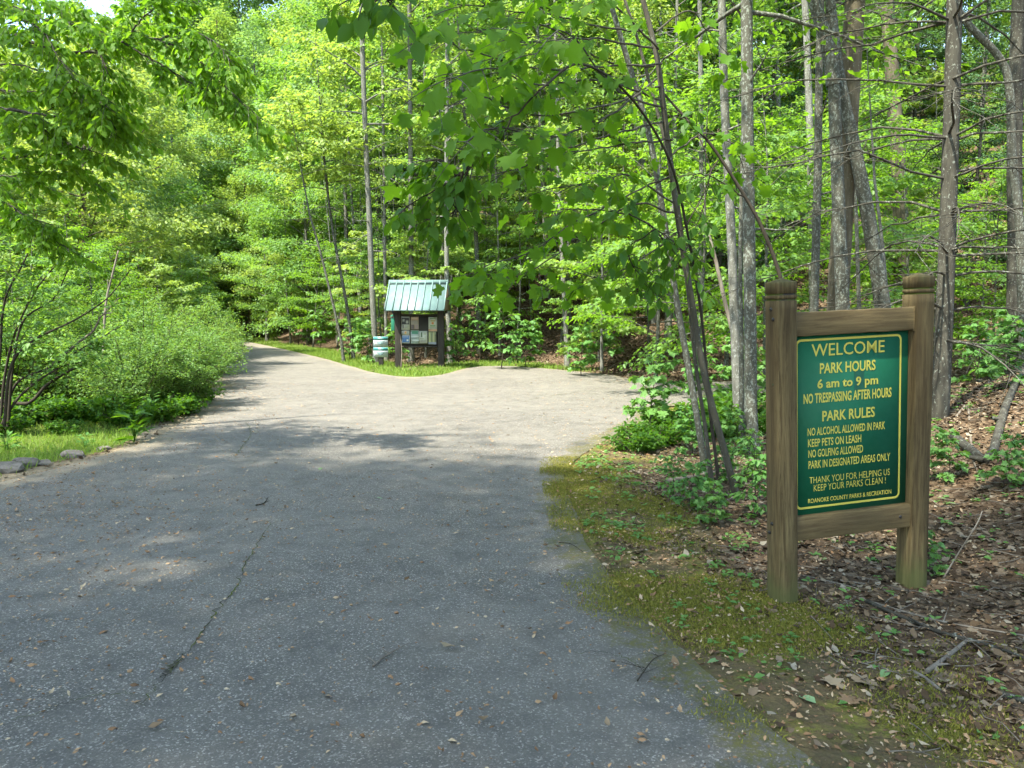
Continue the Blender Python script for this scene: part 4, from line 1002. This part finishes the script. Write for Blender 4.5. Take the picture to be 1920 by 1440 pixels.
traced_tree("beech_tree", "beech reaching in from the left edge with dark boughs of small pointed leaves", [(-330, 850), (-300, 600), (-260, 300), (-200, 60), (-150, -100)], 9.6, 40, 24, 'pine', 'beech', 9, [], extra=left_extra)
# a twig with dark leaves hanging into the top of the view
def top_extra(tr, cr, o):
    for i, (pts, Y, nt) in enumerate([([(820, -60), (760, -20), (700, -12), (650, -8)], (3.0, 2.9), 9), ([(790, -50), (740, -5), (720, 0)], (3, 2.9), 4)]): bough(tr, cr, o, pts, Y, .004, nt, .14, 4, .085, OVAL, 530 + i, .2, .6)
traced_tree("dogwood_tree", "twig of dark oval leaves hanging into view at the top of the road's middle", [(2350, 1450), (2300, 700), (2150, 100), (1700, -180), (1200, -130), (900, -90), (820, -60)], [3.6, 3.6, 3.5, 3.3, 3.1, 3.0, 3.0], 40, 4, 'twig', 'dark', 1, [], 7, extra=top_extra)

# trees standing behind and beside the photographer, whose shade lies on the near road
proto('canopy', 'shade_tree', 'tree', 19, .2, 'grey', 'mid', 48, lean=.03, grow=dict(nb=34, t0=.5, t1=.98, L0=4.0, L1=2.2, mid=4.8, e0=.1, e1=1.0, nsub=6, dens=9, leaf=.26, lat=.4, droop=.1, flat=.5))
for (x, y, s, rz) in [(-8.2, -.6, 1, 0), (-6.0, 1.0, .92, 1.7), (-11.5, 1.0, 1.05, 2.2), (-4.5, -3.5, 1.0, .9), (-1.8, -2.2, 1.0, 4), (-9.5, -4, 1, 5), (4.6, -2.0, .95, 2.5), (1.5, -5, 1, 3.5)]:
    place('canopy', x, y, s, rz, "shade tree standing outside the view beside the near road", "shade trees beside the near road")

# ---------------------------------------------------------------- shrubs on the left verge
slab = "dense small-leaved shrub in the thicket along the road's left edge"
for i, (px, py, key, s, rz) in enumerate([(352, 760, 'shrub0', .80, 0), (300, 772, 'shrub0', .85, 1.2), (245, 782, 'shrub0', .80, 2.1), (375, 722, 'shrub0', .98, 3), (325, 735, 'shrub1', 1.1, 4), (265, 740, 'shrub0', 1.15, 5), (190, 765, 'shrub1', .9, .7), (200, 735, 'shrub0', 1.15, 1.9),
        (385, 700, 'shrub0', 1.1, 2.9), (340, 705, 'shrub0', 1.3, 3.7), (280, 708, 'shrub1', 1.4, 4.4), (210, 705, 'shrub0', 1.4, 5.3), (140, 745, 'shrub1', 1.05, .2), (80, 760, 'shrub0', 1.0, 1.1), (20, 770, 'shrub1', 1.1, 2.0), (130, 715, 'shrub1', 1.5, 2.8), (50, 725, 'shrub0', 1.4, 3.3), (-30, 740, 'shrub0', 1.4, 3.9), (392, 680, 'shrub1', 1.3, .4)]):
    p = G(px, py); place(key, p[0], p[1], s, rz, slab, "shrubs along the left edge of the road")
for (px, py, key, s, rz) in [(30, 765, 'under1', .50, 0), (115, 750, 'under2', .42, 1), (175, 735, 'under1', .5, 2), (235, 720, 'under2', .55, 3), (300, 712, 'under0', .5, 4), (350, 695, 'under1', .55, 5), (70, 735, 'under0', .6, .6), (140, 720, 'under2', .65, 1.4), (385, 675, 'under2', .6, 2.3)]:
    p = G(px, py); place(key, p[0], p[1], s, rz, "young leafy tree growing up through the shrubs on the left verge", "young trees in the left shrubs")
# multi-stemmed arching shrub at the very left
def cane(tr, pts, Y, r0, r1): tr.tube(px_path(pts, Y) , np.linspace(r0, r1, (len(pts) - 1) * 6 + 1), 6)
tr, cr = MB(), MB(); rr = np.random.default_rng(77)
for pts in [[(0, 800), (10, 700), (30, 620), (70, 540), (120, 480)], [(8, 800), (20, 690), (60, 640), (140, 600), (200, 560), (245, 505)], [(-10, 800), (0, 660), (10, 560), (50, 480), (70, 400)], [(5, 800), (30, 720), (90, 690), (160, 650), (230, 610)], [(-20, 790), (-10, 640), (-20, 500), (10, 420)], [(15, 800), (25, 680), (45, 600), (100, 560), (130, 500)], [(-5, 810), (40, 740), (110, 690), (150, 680)]]:
    Y = 10.8 + rr.uniform(-.2, .3); P = px_path(pts, Y); tr.tube(P, np.linspace(.022, .006, len(P)), 6)
    for k in range(10):
        q, d = lerp_path(P, np.array([rr.uniform(.3, 1)])); L = rr.uniform(.3, .7); s2 = np.linspace(0, 1, 4)[:, None]
        T = q[0] + L * s2 * unit(d[0] + rr.normal(0, .6, 3)); tr.tube(T, np.linspace(.006, .002, 4), 3); leaf_along(cr, T, 34, .075, OVAL, .07, rr, .05, .3)
b0 = px_path([(0, 800), (1, 799)], 10.8)[0]; gz = tz(b0[0], b0[1]); sh = empty("shrub", (b0[0], b0[1], gz), "arching shrub of dark bare canes at the photo's left edge", "shrub")
for m_ in (tr, cr): m_.V = [v - np.array([b0[0], b0[1], gz]) for v in m_.V]
tr.build("stems", BARK['twig'], sh, True); cr.build("foliage", LEAF['mid'], sh)
def loose_stick(name, label, pts, Y, r0, r1, bark, cat, tw=0, seed=0):
    P = px_path(pts, Y); b = MB(); b.tube(P, np.linspace(r0, r1, len(P)), 7, True); rr = np.random.default_rng(seed)
    for k in range(tw):
        q, d = lerp_path(P, np.array([rr.uniform(.3, .95)])); T = q[0] + rr.uniform(.1, .4) * np.linspace(0, 1, 4)[:, None] * unit(d[0] + rr.normal(0, .5, 3)); b.tube(T, np.linspace(r1, r1 * .4, 4), 4)
    return tag(b.build(name, BARK[bark], None, True), label, cat)
loose_stick("dead_branch", "thick bent dead branch lying low in front of the left shrubs", [(-20, 748), (40, 757), (62, 750), (90, 720), (130, 695), (162, 682)], 11.4, .030, .018, 'twig', 'branch', 3, 1)
loose_stick("dead_branch", "grey forked dead branch slanting up through the left shrubs", [(90, 690), (150, 640), (175, 620), (190, 592), (207, 587)], 11.2, .022, .008, 'dead', 'branch', 4, 2)
P_ = [(194, 700), (195, 620), (200, 560), (212, 510), (222, 470)]
loose_stick("bare_pole", "pale slender dead sapling standing among the left shrubs", P_, 14.0, .026, .014, 'dead', 'sapling', 2, 3)
for (px, py, s, rz) in [(40, 800, .8, 0), (95, 796, .9, 1), (150, 792, .75, 2), (205, 795, .9, 3), (240, 800, .7, 4), (300, 790, .8, 5), (340, 778, .75, .5), (10, 815, .6, 1.5), (120, 812, .45, 2.4), (370, 752, .7, 3.1)]:
    p = G(px, py); place('bush', p[0], p[1], s, rz, "low broad-leaved bush at the foot of the shrubs on the left verge", "low bushes on the left verge")
# broad-leaved weed by the left kerb
def rosette(name, label, px, py, L, num, seed, hgt=.4, tm=OVAL, wid=.7, mat='herb', cat='plant'):
    rr = np.random.default_rng(seed); g = G(px, py); z = tz(g[0], g[1]); root = empty(name, (g[0], g[1], z), label, cat); b, st = MB(), MB()
    az = np.arange(num) * 2.4 + rr.normal(0, .3, num); zz = hgt * rr.random(num) ** 1.3
    for a, h in zip(az, zz):
        st.tube(np.array([[0, 0, 0], [.02 * math.cos(a), .02 * math.sin(a), h * .6], [.05 * math.cos(a), .05 * math.sin(a), h + .02]]), [.004, .003, .002], 4)
    b.leaves(tm, np.c_[.05 * np.cos(az), .05 * np.sin(az), zz + .02], np.c_[np.cos(az), np.sin(az), rr.uniform(-.1, .8, num)], np.array([0, 0, 1.]) + rr.normal(0, .25, (num, 3)), L * rr.uniform(.6, 1.1, num), wid)
    st.build("stem", LEAF[mat], root); b.build("leaves", LEAF[mat], root); return root
rosette("weed_plant", "dark broad-leaved weed growing at the left road edge", 252, 829, .26, 24, 1, .38, mat='dark')
rosette("weed_plant", "leafy weed behind the broad-leaved one at the shrubs' foot", 285, 795, .16, 26, 2, .5)
rosette("weed_plant", "low pale-leaved weed at the far left verge", 12, 838, .14, 26, 3, .22)
rosette("weed_plant", "small weed between the stones and the broad-leaved weed", 160, 838, .10, 18, 4, .15)
# stones
import bmesh
n = NT("field_stone"); STONE = n.done(n.pbr(n.mix(n.ramp(n.noise(14, 5, .7), [(.35, 0), (.65, 1)]), (.09, .075, .06), (.19, .165, .14)), .9, .2, n.bump(n.noise(30, 4), .01)))
for i, (px, py, sx, sy, sz, lab) in enumerate([(8, 884, .24, .15, .10, "flat grey stone at the far left end of the row by the road"), (48, 874, .16, .11, .09, "brownish block of stone second in the row on the left verge"), (80, 872, .14, .10, .05, "low pale stone sunk in the verge right of the brownish block"), (140, 856, .20, .12, .07, "greyish slab of stone nearest the weeds on the left verge"), (192, 843, .10, .08, .04, "smallest stone, farthest along the left verge")]):
    bm = bmesh.new(); bmesh.ops.create_icosphere(bm, subdivisions=3, radius=1); rr = np.random.default_rng(i)
    cut = [(unit(rr.normal(0, 1, 3)), rr.uniform(.55, .85)) for _ in range(9)]
    for v in bm.verts:
        c = np.array(v.co)
        for nn_, dd_ in cut:
            e = c @ nn_
            if e > dd_: c = c - nn_ * (e - dd_) * .93
        c = c * (1 + .03 * rr.normal()); v.co = Vector(c * [sx, sy, sz])
    me = bpy.data.meshes.new("stone"); bm.to_mesh(me); bm.free(); me.materials.append(STONE)
    o = bpy.data.objects.new("stone", me); sc.collection.objects.link(o); g = G(px, py); o.location = (g[0], g[1], tz(g[0], g[1]) + sz * .25); o.rotation_euler = (0, 0, rr.uniform(-.4, .4)); tag(o, lab, "stone", "stones on the left verge")

# ---------------------------------------------------------------- right verge plants
bl = "leafy green bush in the clump where the right branch road leaves"
for (px, py, key, s, rz) in [(1195, 845, 'bush', .6, 0), (1235, 836, 'bush', .68, 1), (1285, 822, 'bush', .7, 2), (1345, 818, 'bush', .7, 3), (1265, 806, 'bush', .85, 4), (1325, 800, 'bush', .9, 5), (1400, 812, 'bush', .75, .6), (1390, 788, 'bush', 1.0, 2.5)]:
    p = G(px, py); place(key, p[0], p[1], s, rz, bl, "bushes by the right branch road")
sl = "knee-high sapling with broad leaves near the leaning maple stems"
for (px, py, key, s, rz) in [(1215, 815, 'sap1', 1.0, 0), (1345, 905, 'sap1', .36, 1), (1400, 905, 'sap0', .45, 2), (1300, 850, 'sap1', .5, 3), (1385, 850, 'sap1', .5, 4), (1420, 965, 'sap0', .55, 5), (1330, 990, 'sap1', .35, 1.4), (1260, 940, 'sap0', .4, 2.2), (1410, 780, 'sap1', 1.1, 3.3), (1330, 770, 'sap1', 1.0, 4.1), (1290, 960, 'sap1', .4, .8)]:
    p = G(px, py); place(key, p[0], p[1], s, rz, sl, "saplings on the right verge")
for (px, py, s, rz) in [(940, 668, 1.5, .3), (985, 665, 1.2, 1.3), (1090, 678, 1.1, 2), (900, 660, 1.4, 3), (860, 664, 1.0, 4), (690, 660, 1.2, 5), (800, 655, 1.2, 2.6), (655, 655, 1.1, 1.9), (740, 662, 1.1, .5), (1130, 668, 1.5, 3.6), (600, 640, 1.6, 2.2), (560, 634, 1.5, .2)]:
    p = G(px, py, .4); place('sap1' if px % 20 else 'sap0', p[0], p[1] , s * 1.1, rz, "leafy sapling at the foot of the bank beside the notice board", "saplings at the foot of the bank")
for (px, py, Y, s, rz) in [(1875, 960, 6.0, .42, 0), (1900, 480, 15, 1.6, 1), (1840, 640, 10.5, .8, 2), (1745, 1060, 4.9, .28, 3), (1780, 930, 6.5, .4, 4), (1890, 700, 9, .7, 5)]:
    p = Q(px, py, Y); place('sap1', p[0], p[1], s, rz, "small maple seedling in the leaf litter right of the sign", "seedlings right of the sign")

# ---------------------------------------------------------------- ground cover, litter, sticks
def scatter_pts(num, box, fn, seed):
    rr = np.random.default_rng(seed); x0, x1, y0, y1 = box; out = []; tot = 0
    while tot < num:
        X, Y = rr.uniform(x0, x1, num * 2), rr.uniform(y0, y1, num * 2)
        D = sdf(X, Y); k = (rr.random(num * 2) < fn(X, Y, D)) & (np.abs(X) < .72 * Y + .8)
        out.append(np.c_[X[k], Y[k], D[k]]); tot += k.sum()
        if k.sum() < 5: break
    A = np.vstack(out)[:num]; return A, terrain(A[:, 0], A[:, 1], A[:, 2]), rr
def grass_at(X, Y, D): return masks(X, Y, D)[1] * (D > .02)
b = MB()
for num, box, L in ((24000, (-14, 3, 21, 40), .11), (16000, (-13, -3, 7, 19), .10), (6000, (-30, -8, 34, 62), .14)):
    A, z, rr = scatter_pts(num, box, grass_at, num); m = len(A)
    b.leaves(BLADE, np.c_[A[:, :2], z - .01], np.c_[rr.normal(0, .45, (m, 2)), np.ones(m)], rr.normal(0, 1, (m, 3)), L * rr.uniform(.4, 1.3, m), 2.0 if L > .1 else 1.3)
tag(b.build("grass", LEAF['grass']), "short sunlit grass round the notice board and on the verges", kind="stuff")
# litter
def litter_fn(X, Y, D):
    mo, gr, sa, wo = masks(X, Y, D); bk2, rt2, lf2 = sides(X, Y)
    return np.where(D > .05, (1 - mo * .88) * (1 - gr * .95), 0) * np.where(lf2 > .5, .35, 1)
n = NT("dead_leaf")
c = n.ramp(n.attr("rnd"), [(0, (.045, .028, .016)), (.35, (.085, .054, .030)), (.7, (.145, .10, .06)), (.9, (.20, .155, .105)), (1, (.28, .235, .17))])
DEADLEAF = n.done(n.pbr(c, .85, .15))
n = NT("leaf_crumb"); CRUMB = n.done(n.pbr(n.ramp(n.attr("rnd"), [(0, (.09, .055, .03)), (.35, (.24, .13, .065)), (.7, (.33, .21, .115)), (1, (.40, .31, .20))]), .85, .15))
b = MB()
for num, box, L in ((27000, (0, 10, 2.2, 12), .050), (9000, (3, 22, 10, 26), .11), (15000, (-14, 9, 22, 34), .12), (1200, (-12, -4, 7.5, 16), .07)):
    A, z, rr = scatter_pts(num, box, litter_fn, num + 1); m = len(A)
    b.leaves(CURL, np.c_[A[:, :2], z + .004], np.c_[rr.normal(0, 1, (m, 2)), rr.normal(0, .18, m)], np.c_[rr.normal(0, .35, (m, 2)), np.where(rr.random(m) < .5, -1, 1)], L * rr.uniform(.5, 1.3, m), rr.uniform(.7, 1.2))
tag(b.build("leaf_litter", DEADLEAF), "brown dead leaves covering the wooded banks", kind="stuff")
# crumbs of leaf and bark on the asphalt
b = MB(); rr = np.random.default_rng(31)
X = rr.uniform(-10, 3, 90000); Y = 1.5 + 19 * rr.random(90000) ** 1.5; D = sdf(X, Y)
pr = .11 + .7 * np.exp(D / .7) * (D < 0) * np.where(X > 0, .6, 1) + 1.1 * np.exp(-((X + 4.6) ** 2 / 5 + (Y - 6.2) ** 2 / 2.5)) + .3 * np.exp(-((X + 3) ** 2 / 3 + (Y - 4) ** 2 / 3)); k = (D < -.01) & (rr.random(90000) < pr * .8) & (np.abs(X) < .72 * Y + .5)
X, Y = X[k], Y[k]; m = len(X)
b.leaves(CURL, np.c_[X, Y, np.full(m, .030)], np.c_[rr.normal(0, 1, (m, 2)), rr.normal(0, .05, m)], np.c_[rr.normal(0, .15, (m, 2)), np.where(rr.random(m) < .5, -1, 1)], np.where(rr.random(m) < .10, rr.uniform(.03, .055, m), rr.uniform(.012, .030, m)), .75)
tag(b.build("leaf_crumbs", CRUMB), "scattered crumbs of dead leaf on the asphalt", kind="stuff")
# single fallen leaves
n = NT("tan_leaf"); TAN = n.done(n.pbr(n.mix(n.rnd(), (.17, .105, .055), (.24, .18, .11)), .75, .25))
n = NT("fresh_leaf"); FRESH = n.done(n.pbr(n.mix(n.rnd(), (.12, .20, .07), (.18, .27, .12)), .6, .3))
def fallen(px, py, L, label, mat, tm=CURL, seed=0, name="fallen_leaf", z=.026):
    rr = np.random.default_rng(seed); b = MB(); b.leaves(tm, np.zeros((1, 3)), np.array([[1., 0, .05]]), np.array([[0., .1, 1]]), L, .85)
    o = b.build(name, mat); g = G(px, py); dz = z if float(sdf(g[:1], g[1:2])[0]) < 0 else tz(g[0], g[1]) + .012
    o.location = (g[0], g[1], dz); o.rotation_euler = (0, 0, rr.uniform(0, 6.28)); tag(o, label, "leaf", "single fallen leaves"); return o
for i, (px, py, L, lab, mt) in enumerate([(915, 1355, .062, "tan curled leaf on the near asphalt below the road's middle", TAN), (853, 1222, .075, "grey tan flat leaf on the asphalt in the middle foreground", TAN), (1270, 1262, .075, "drab olive leaf at the asphalt's right edge below the sign", TAN), (278, 1378, .07, "rusty tan leaf beside the mossy crack in the lower left", TAN), (705, 938, .07, "pale green leaf on the asphalt in the middle of the road", FRESH), (1145, 1248, .045, "orange brown leaf on the asphalt left of the road's mossy edge", TAN), (1350, 1243, .07, "fresh green leaf at the mossy edge of the asphalt", FRESH), (1665, 1262, .09, "whitish green leaf on the moss below the sign's right post", FRESH), (1530, 1325, .10, "upright green leaf sprout in the moss at lower right", FRESH), (1545, 1280, .13, "lobed tan oak leaf on the moss below the sign", TAN), (1600, 1282, .14, "larger lobed tan oak leaf below the sign's right side", TAN), (1590, 1325, .13, "dark curled oak leaf at the lower right verge", TAN), (1140, 1375, .05, "pinkish tan leaf at the bottom of the asphalt right of middle", TAN), (545, 1352, .05, "small dull leaf on the asphalt in the lower left middle", TAN), (150, 1125, .06, "reddish leaf on the asphalt at far left", TAN), (605, 882, .09, "white scrap of leaf on the road above the middle", FRESH), (1060, 1150, .05, "thin yellow leaf on the shaded asphalt left of the sign", TAN)]):
    fallen(px, py, L, lab, mt, LOBED if "oak" in lab else (OVAL if mt is FRESH else CURL), i)
def ground_stick(label, pxs, r0, r1, bark, tw=0, seed=0, name="fallen_stick", cat="stick", lift=.0):
    rr = np.random.default_rng(seed); P = []
    for p in catmull(pxs, 5):
        g = G(*p)
        for _ in range(4): g = G(p[0], p[1], tz(g[0], g[1]))
        on = float(sdf(g[:1], g[1:2])[0]) < 0
        P.append([g[0], g[1], (.022 if on else tz(g[0], g[1])) + r0 * .8 + lift])
    P = np.array(P); b = MB(); b.tube(P, np.linspace(r0, r1, len(P)), 7, True)
    for k in range(tw):
        q, d = lerp_path(P, np.array([rr.uniform(.15, .9)])); T = q[0] + rr.uniform(.05, .16) * np.linspace(0, 1, 4)[:, None] * unit(d[0] * .6 + np.r_[rr.normal(0, .8, 2), .1]); b.tube(T, np.linspace(r1, r1 * .4, 4), 4)
    return tag(b.build(name, BARK[bark], None, True), label, cat, "fallen sticks")
ground_stick("thick dark fallen branch lying from the sign's foot to the right edge", [(1625, 1130), (1690, 1160), (1760, 1188), (1850, 1212), (1940, 1245)], .013, .008, 'pine', 4, 1)
ground_stick("thinner fallen branch lying above the thick dark one", [(1600, 1120), (1700, 1150), (1790, 1172), (1935, 1196)], .007, .004, 'dead', 2, 2)
ground_stick("short broken stick lying across the litter at lower right", [(1738, 1262), (1775, 1235), (1812, 1205)], .012, .010, 'dead', 1, 3)
ground_stick("short stick lying below the broken one at lower right", [(1712, 1262), (1735, 1275), (1762, 1296)], .010, .008, 'dead', 0, 4)
ground_stick("black broken branch end at the right edge of the litter", [(1880, 1308), (1910, 1316), (1960, 1330)], .016, .015, 'pine', 0, 5)
ground_stick("long thin pale twig on the ground in front of the sign", [(1495, 1078), (1560, 1092), (1620, 1108)], .005, .003, 'dead', 1, 6)
ground_stick("slim grey twig lying under the sign panel", [(1575, 1090), (1640, 1100), (1680, 1120)], .006, .004, 'dead', 2, 7)
ground_stick("forked dark twig on the asphalt left of the road's mossy edge", [(1195, 1300), (1208, 1280), (1225, 1258), (1245, 1248)], .004, .002, 'twig', 6, 8)
ground_stick("brown twig on the asphalt in the middle foreground", [(700, 1272), (718, 1256), (738, 1243)], .006, .004, 'dead', 3, 9)
ground_stick("small dark twig on the road left of the middle", [(480, 960), (495, 956), (503, 945)], .006, .003, 'twig', 2, 10)
ground_stick("curved twig on the shaded asphalt left of the verge", [(1048, 1032), (1070, 1035), (1092, 1047)], .004, .002, 'twig', 1, 11)
ground_stick("pale curved twig on the asphalt by the mossy edge", [(1053, 1133), (1056, 1145), (1075, 1157)], .003, .002, 'dead', 0, 12)
ground_stick("fallen limb in the litter behind the leaning maple stems", [(1255, 905), (1310, 896), (1380, 880)], .025, .018, 'dead', 2, 13)
ground_stick("thin stick in the moss at lower right", [(1540, 1222), (1600, 1240), (1690, 1262)], .004, .003, 'dead', 2, 14)
ground_stick("dark log piece in the litter right of the pine", [(1790, 805), (1850, 812), (1930, 828)], .045, .035, 'pine', 3, 15)
ground_stick("pale long stick slanting over the litter right of the pine", [(1790, 850), (1830, 805), (1890, 770)], .014, .009, 'dead', 2, 16)
loose_stick("leaning_stick", "thin white stick propped up in the litter right of the sign", [(1768, 1085), (1795, 1040), (1830, 985), (1842, 958)], 4.75, .005, .003, 'dead', 'stick')
# loose twigs of the litter
b = MB(); A, z, rr = scatter_pts(900, (1.5, 9, 2.4, 11), lambda X, Y, D: litter_fn(X, Y, D) * (D > .3), 88)
for (x, y, _), zz in zip(A, z):
    L = rr.uniform(.06, .4); a = rr.uniform(0, 6.28); s = np.linspace(-1, 1, 4)[:, None] * L / 2
    b.tube(np.array([x, y, zz + .012]) + s * [math.cos(a), math.sin(a), rr.normal(0, .08)] + rr.normal(0, .008, (4, 3)), np.linspace(.0035, .0015, 4), 4)
tag(b.build("twig_litter", BARK['dead']), "fine dead twigs strewn over the leaf litter", kind="stuff")
# small green plants in the moss
b = MB(); A, z, rr = scatter_pts(1300, (.4, 8, 2.3, 12.5), lambda X, Y, D: (D > .05) * np.clip(.12 + masks(X, Y, D)[0] * sstep(-.2, .5, vnoise(X, Y, 2.6, 55)), 0, 1) * np.where(Y > 5, 1, .45), 91)
for (x, y, _), zz in zip(A, z):
    m = rr.integers(3, 8); az = rr.uniform(0, 6.28) + np.arange(m) * 2.4; h = rr.uniform(.008, .05); 
    b.leaves(OVAL, np.c_[x + rr.normal(0, .018, m), y + rr.normal(0, .018, m), zz + h * rr.uniform(.3, 1, m)], np.c_[np.cos(az), np.sin(az), rr.uniform(-.1, .5, m)], np.array([0, 0, 1.]) + rr.normal(0, .3, (m, 3)), rr.uniform(.016, .045, m) * (1 + .06 * y), .9)
tag(b.build("verge_plants", LEAF['herb']), "small green plants sprouting through the moss on the right verge", kind="stuff")
# crumbs of bark, needles and leaf on the mossy verge
b = MB(); A, z, rr = scatter_pts(9000, (.2, 8, 2.0, 10), lambda X, Y, D: (D > .0) * np.clip(.25 + masks(X, Y, D)[0], 0, 1) * np.where(Y < 6, 1, .4), 95); m = len(A)
b.leaves(CURL, np.c_[A[:, :2], z + .012], np.c_[rr.normal(0, 1, (m, 2)), rr.normal(0, .15, m)], np.c_[rr.normal(0, .3, (m, 2)), np.where(rr.random(m) < .5, -1, 1)], np.where(rr.random(m) < .08, rr.uniform(.03, .06, m), rr.uniform(.008, .028, m)), rr.uniform(.3, .8))
tag(b.build("verge_crumbs", CRUMB), "crumbs of bark and leaf scattered over the mossy right verge", kind="stuff")
# tufts of moss standing on the verge
b = MB(); A, z, rr = scatter_pts(90000, (.3, 5, 2.0, 9), lambda X, Y, D: sstep(-.5, .02, D + .14 * vnoise(X, Y, 6, 58)) * masks(X, Y, D)[0] * sstep(-.25, .7, vnoise(X, Y, 3.1, 57)), 93); m = len(A)
b.leaves(BLADE, np.c_[A[:, :2], np.where(A[:, 2] < 0, .020, z)], np.c_[rr.normal(0, .6, (m, 2)), np.ones(m)], rr.normal(0, 1, (m, 3)), rr.uniform(.008, .024, m), 3.5)
n = NT("moss_tuft"); MOSS = n.done(n.pbr(n.ramp(n.attr("rnd"), [(0, (.11, .11, .022)), (.6, (.19, .185, .03)), (1, (.25, .22, .05))]), .9, .1))
tag(b.build("moss", MOSS), "yellow green moss along the right edge of the asphalt", kind="stuff")
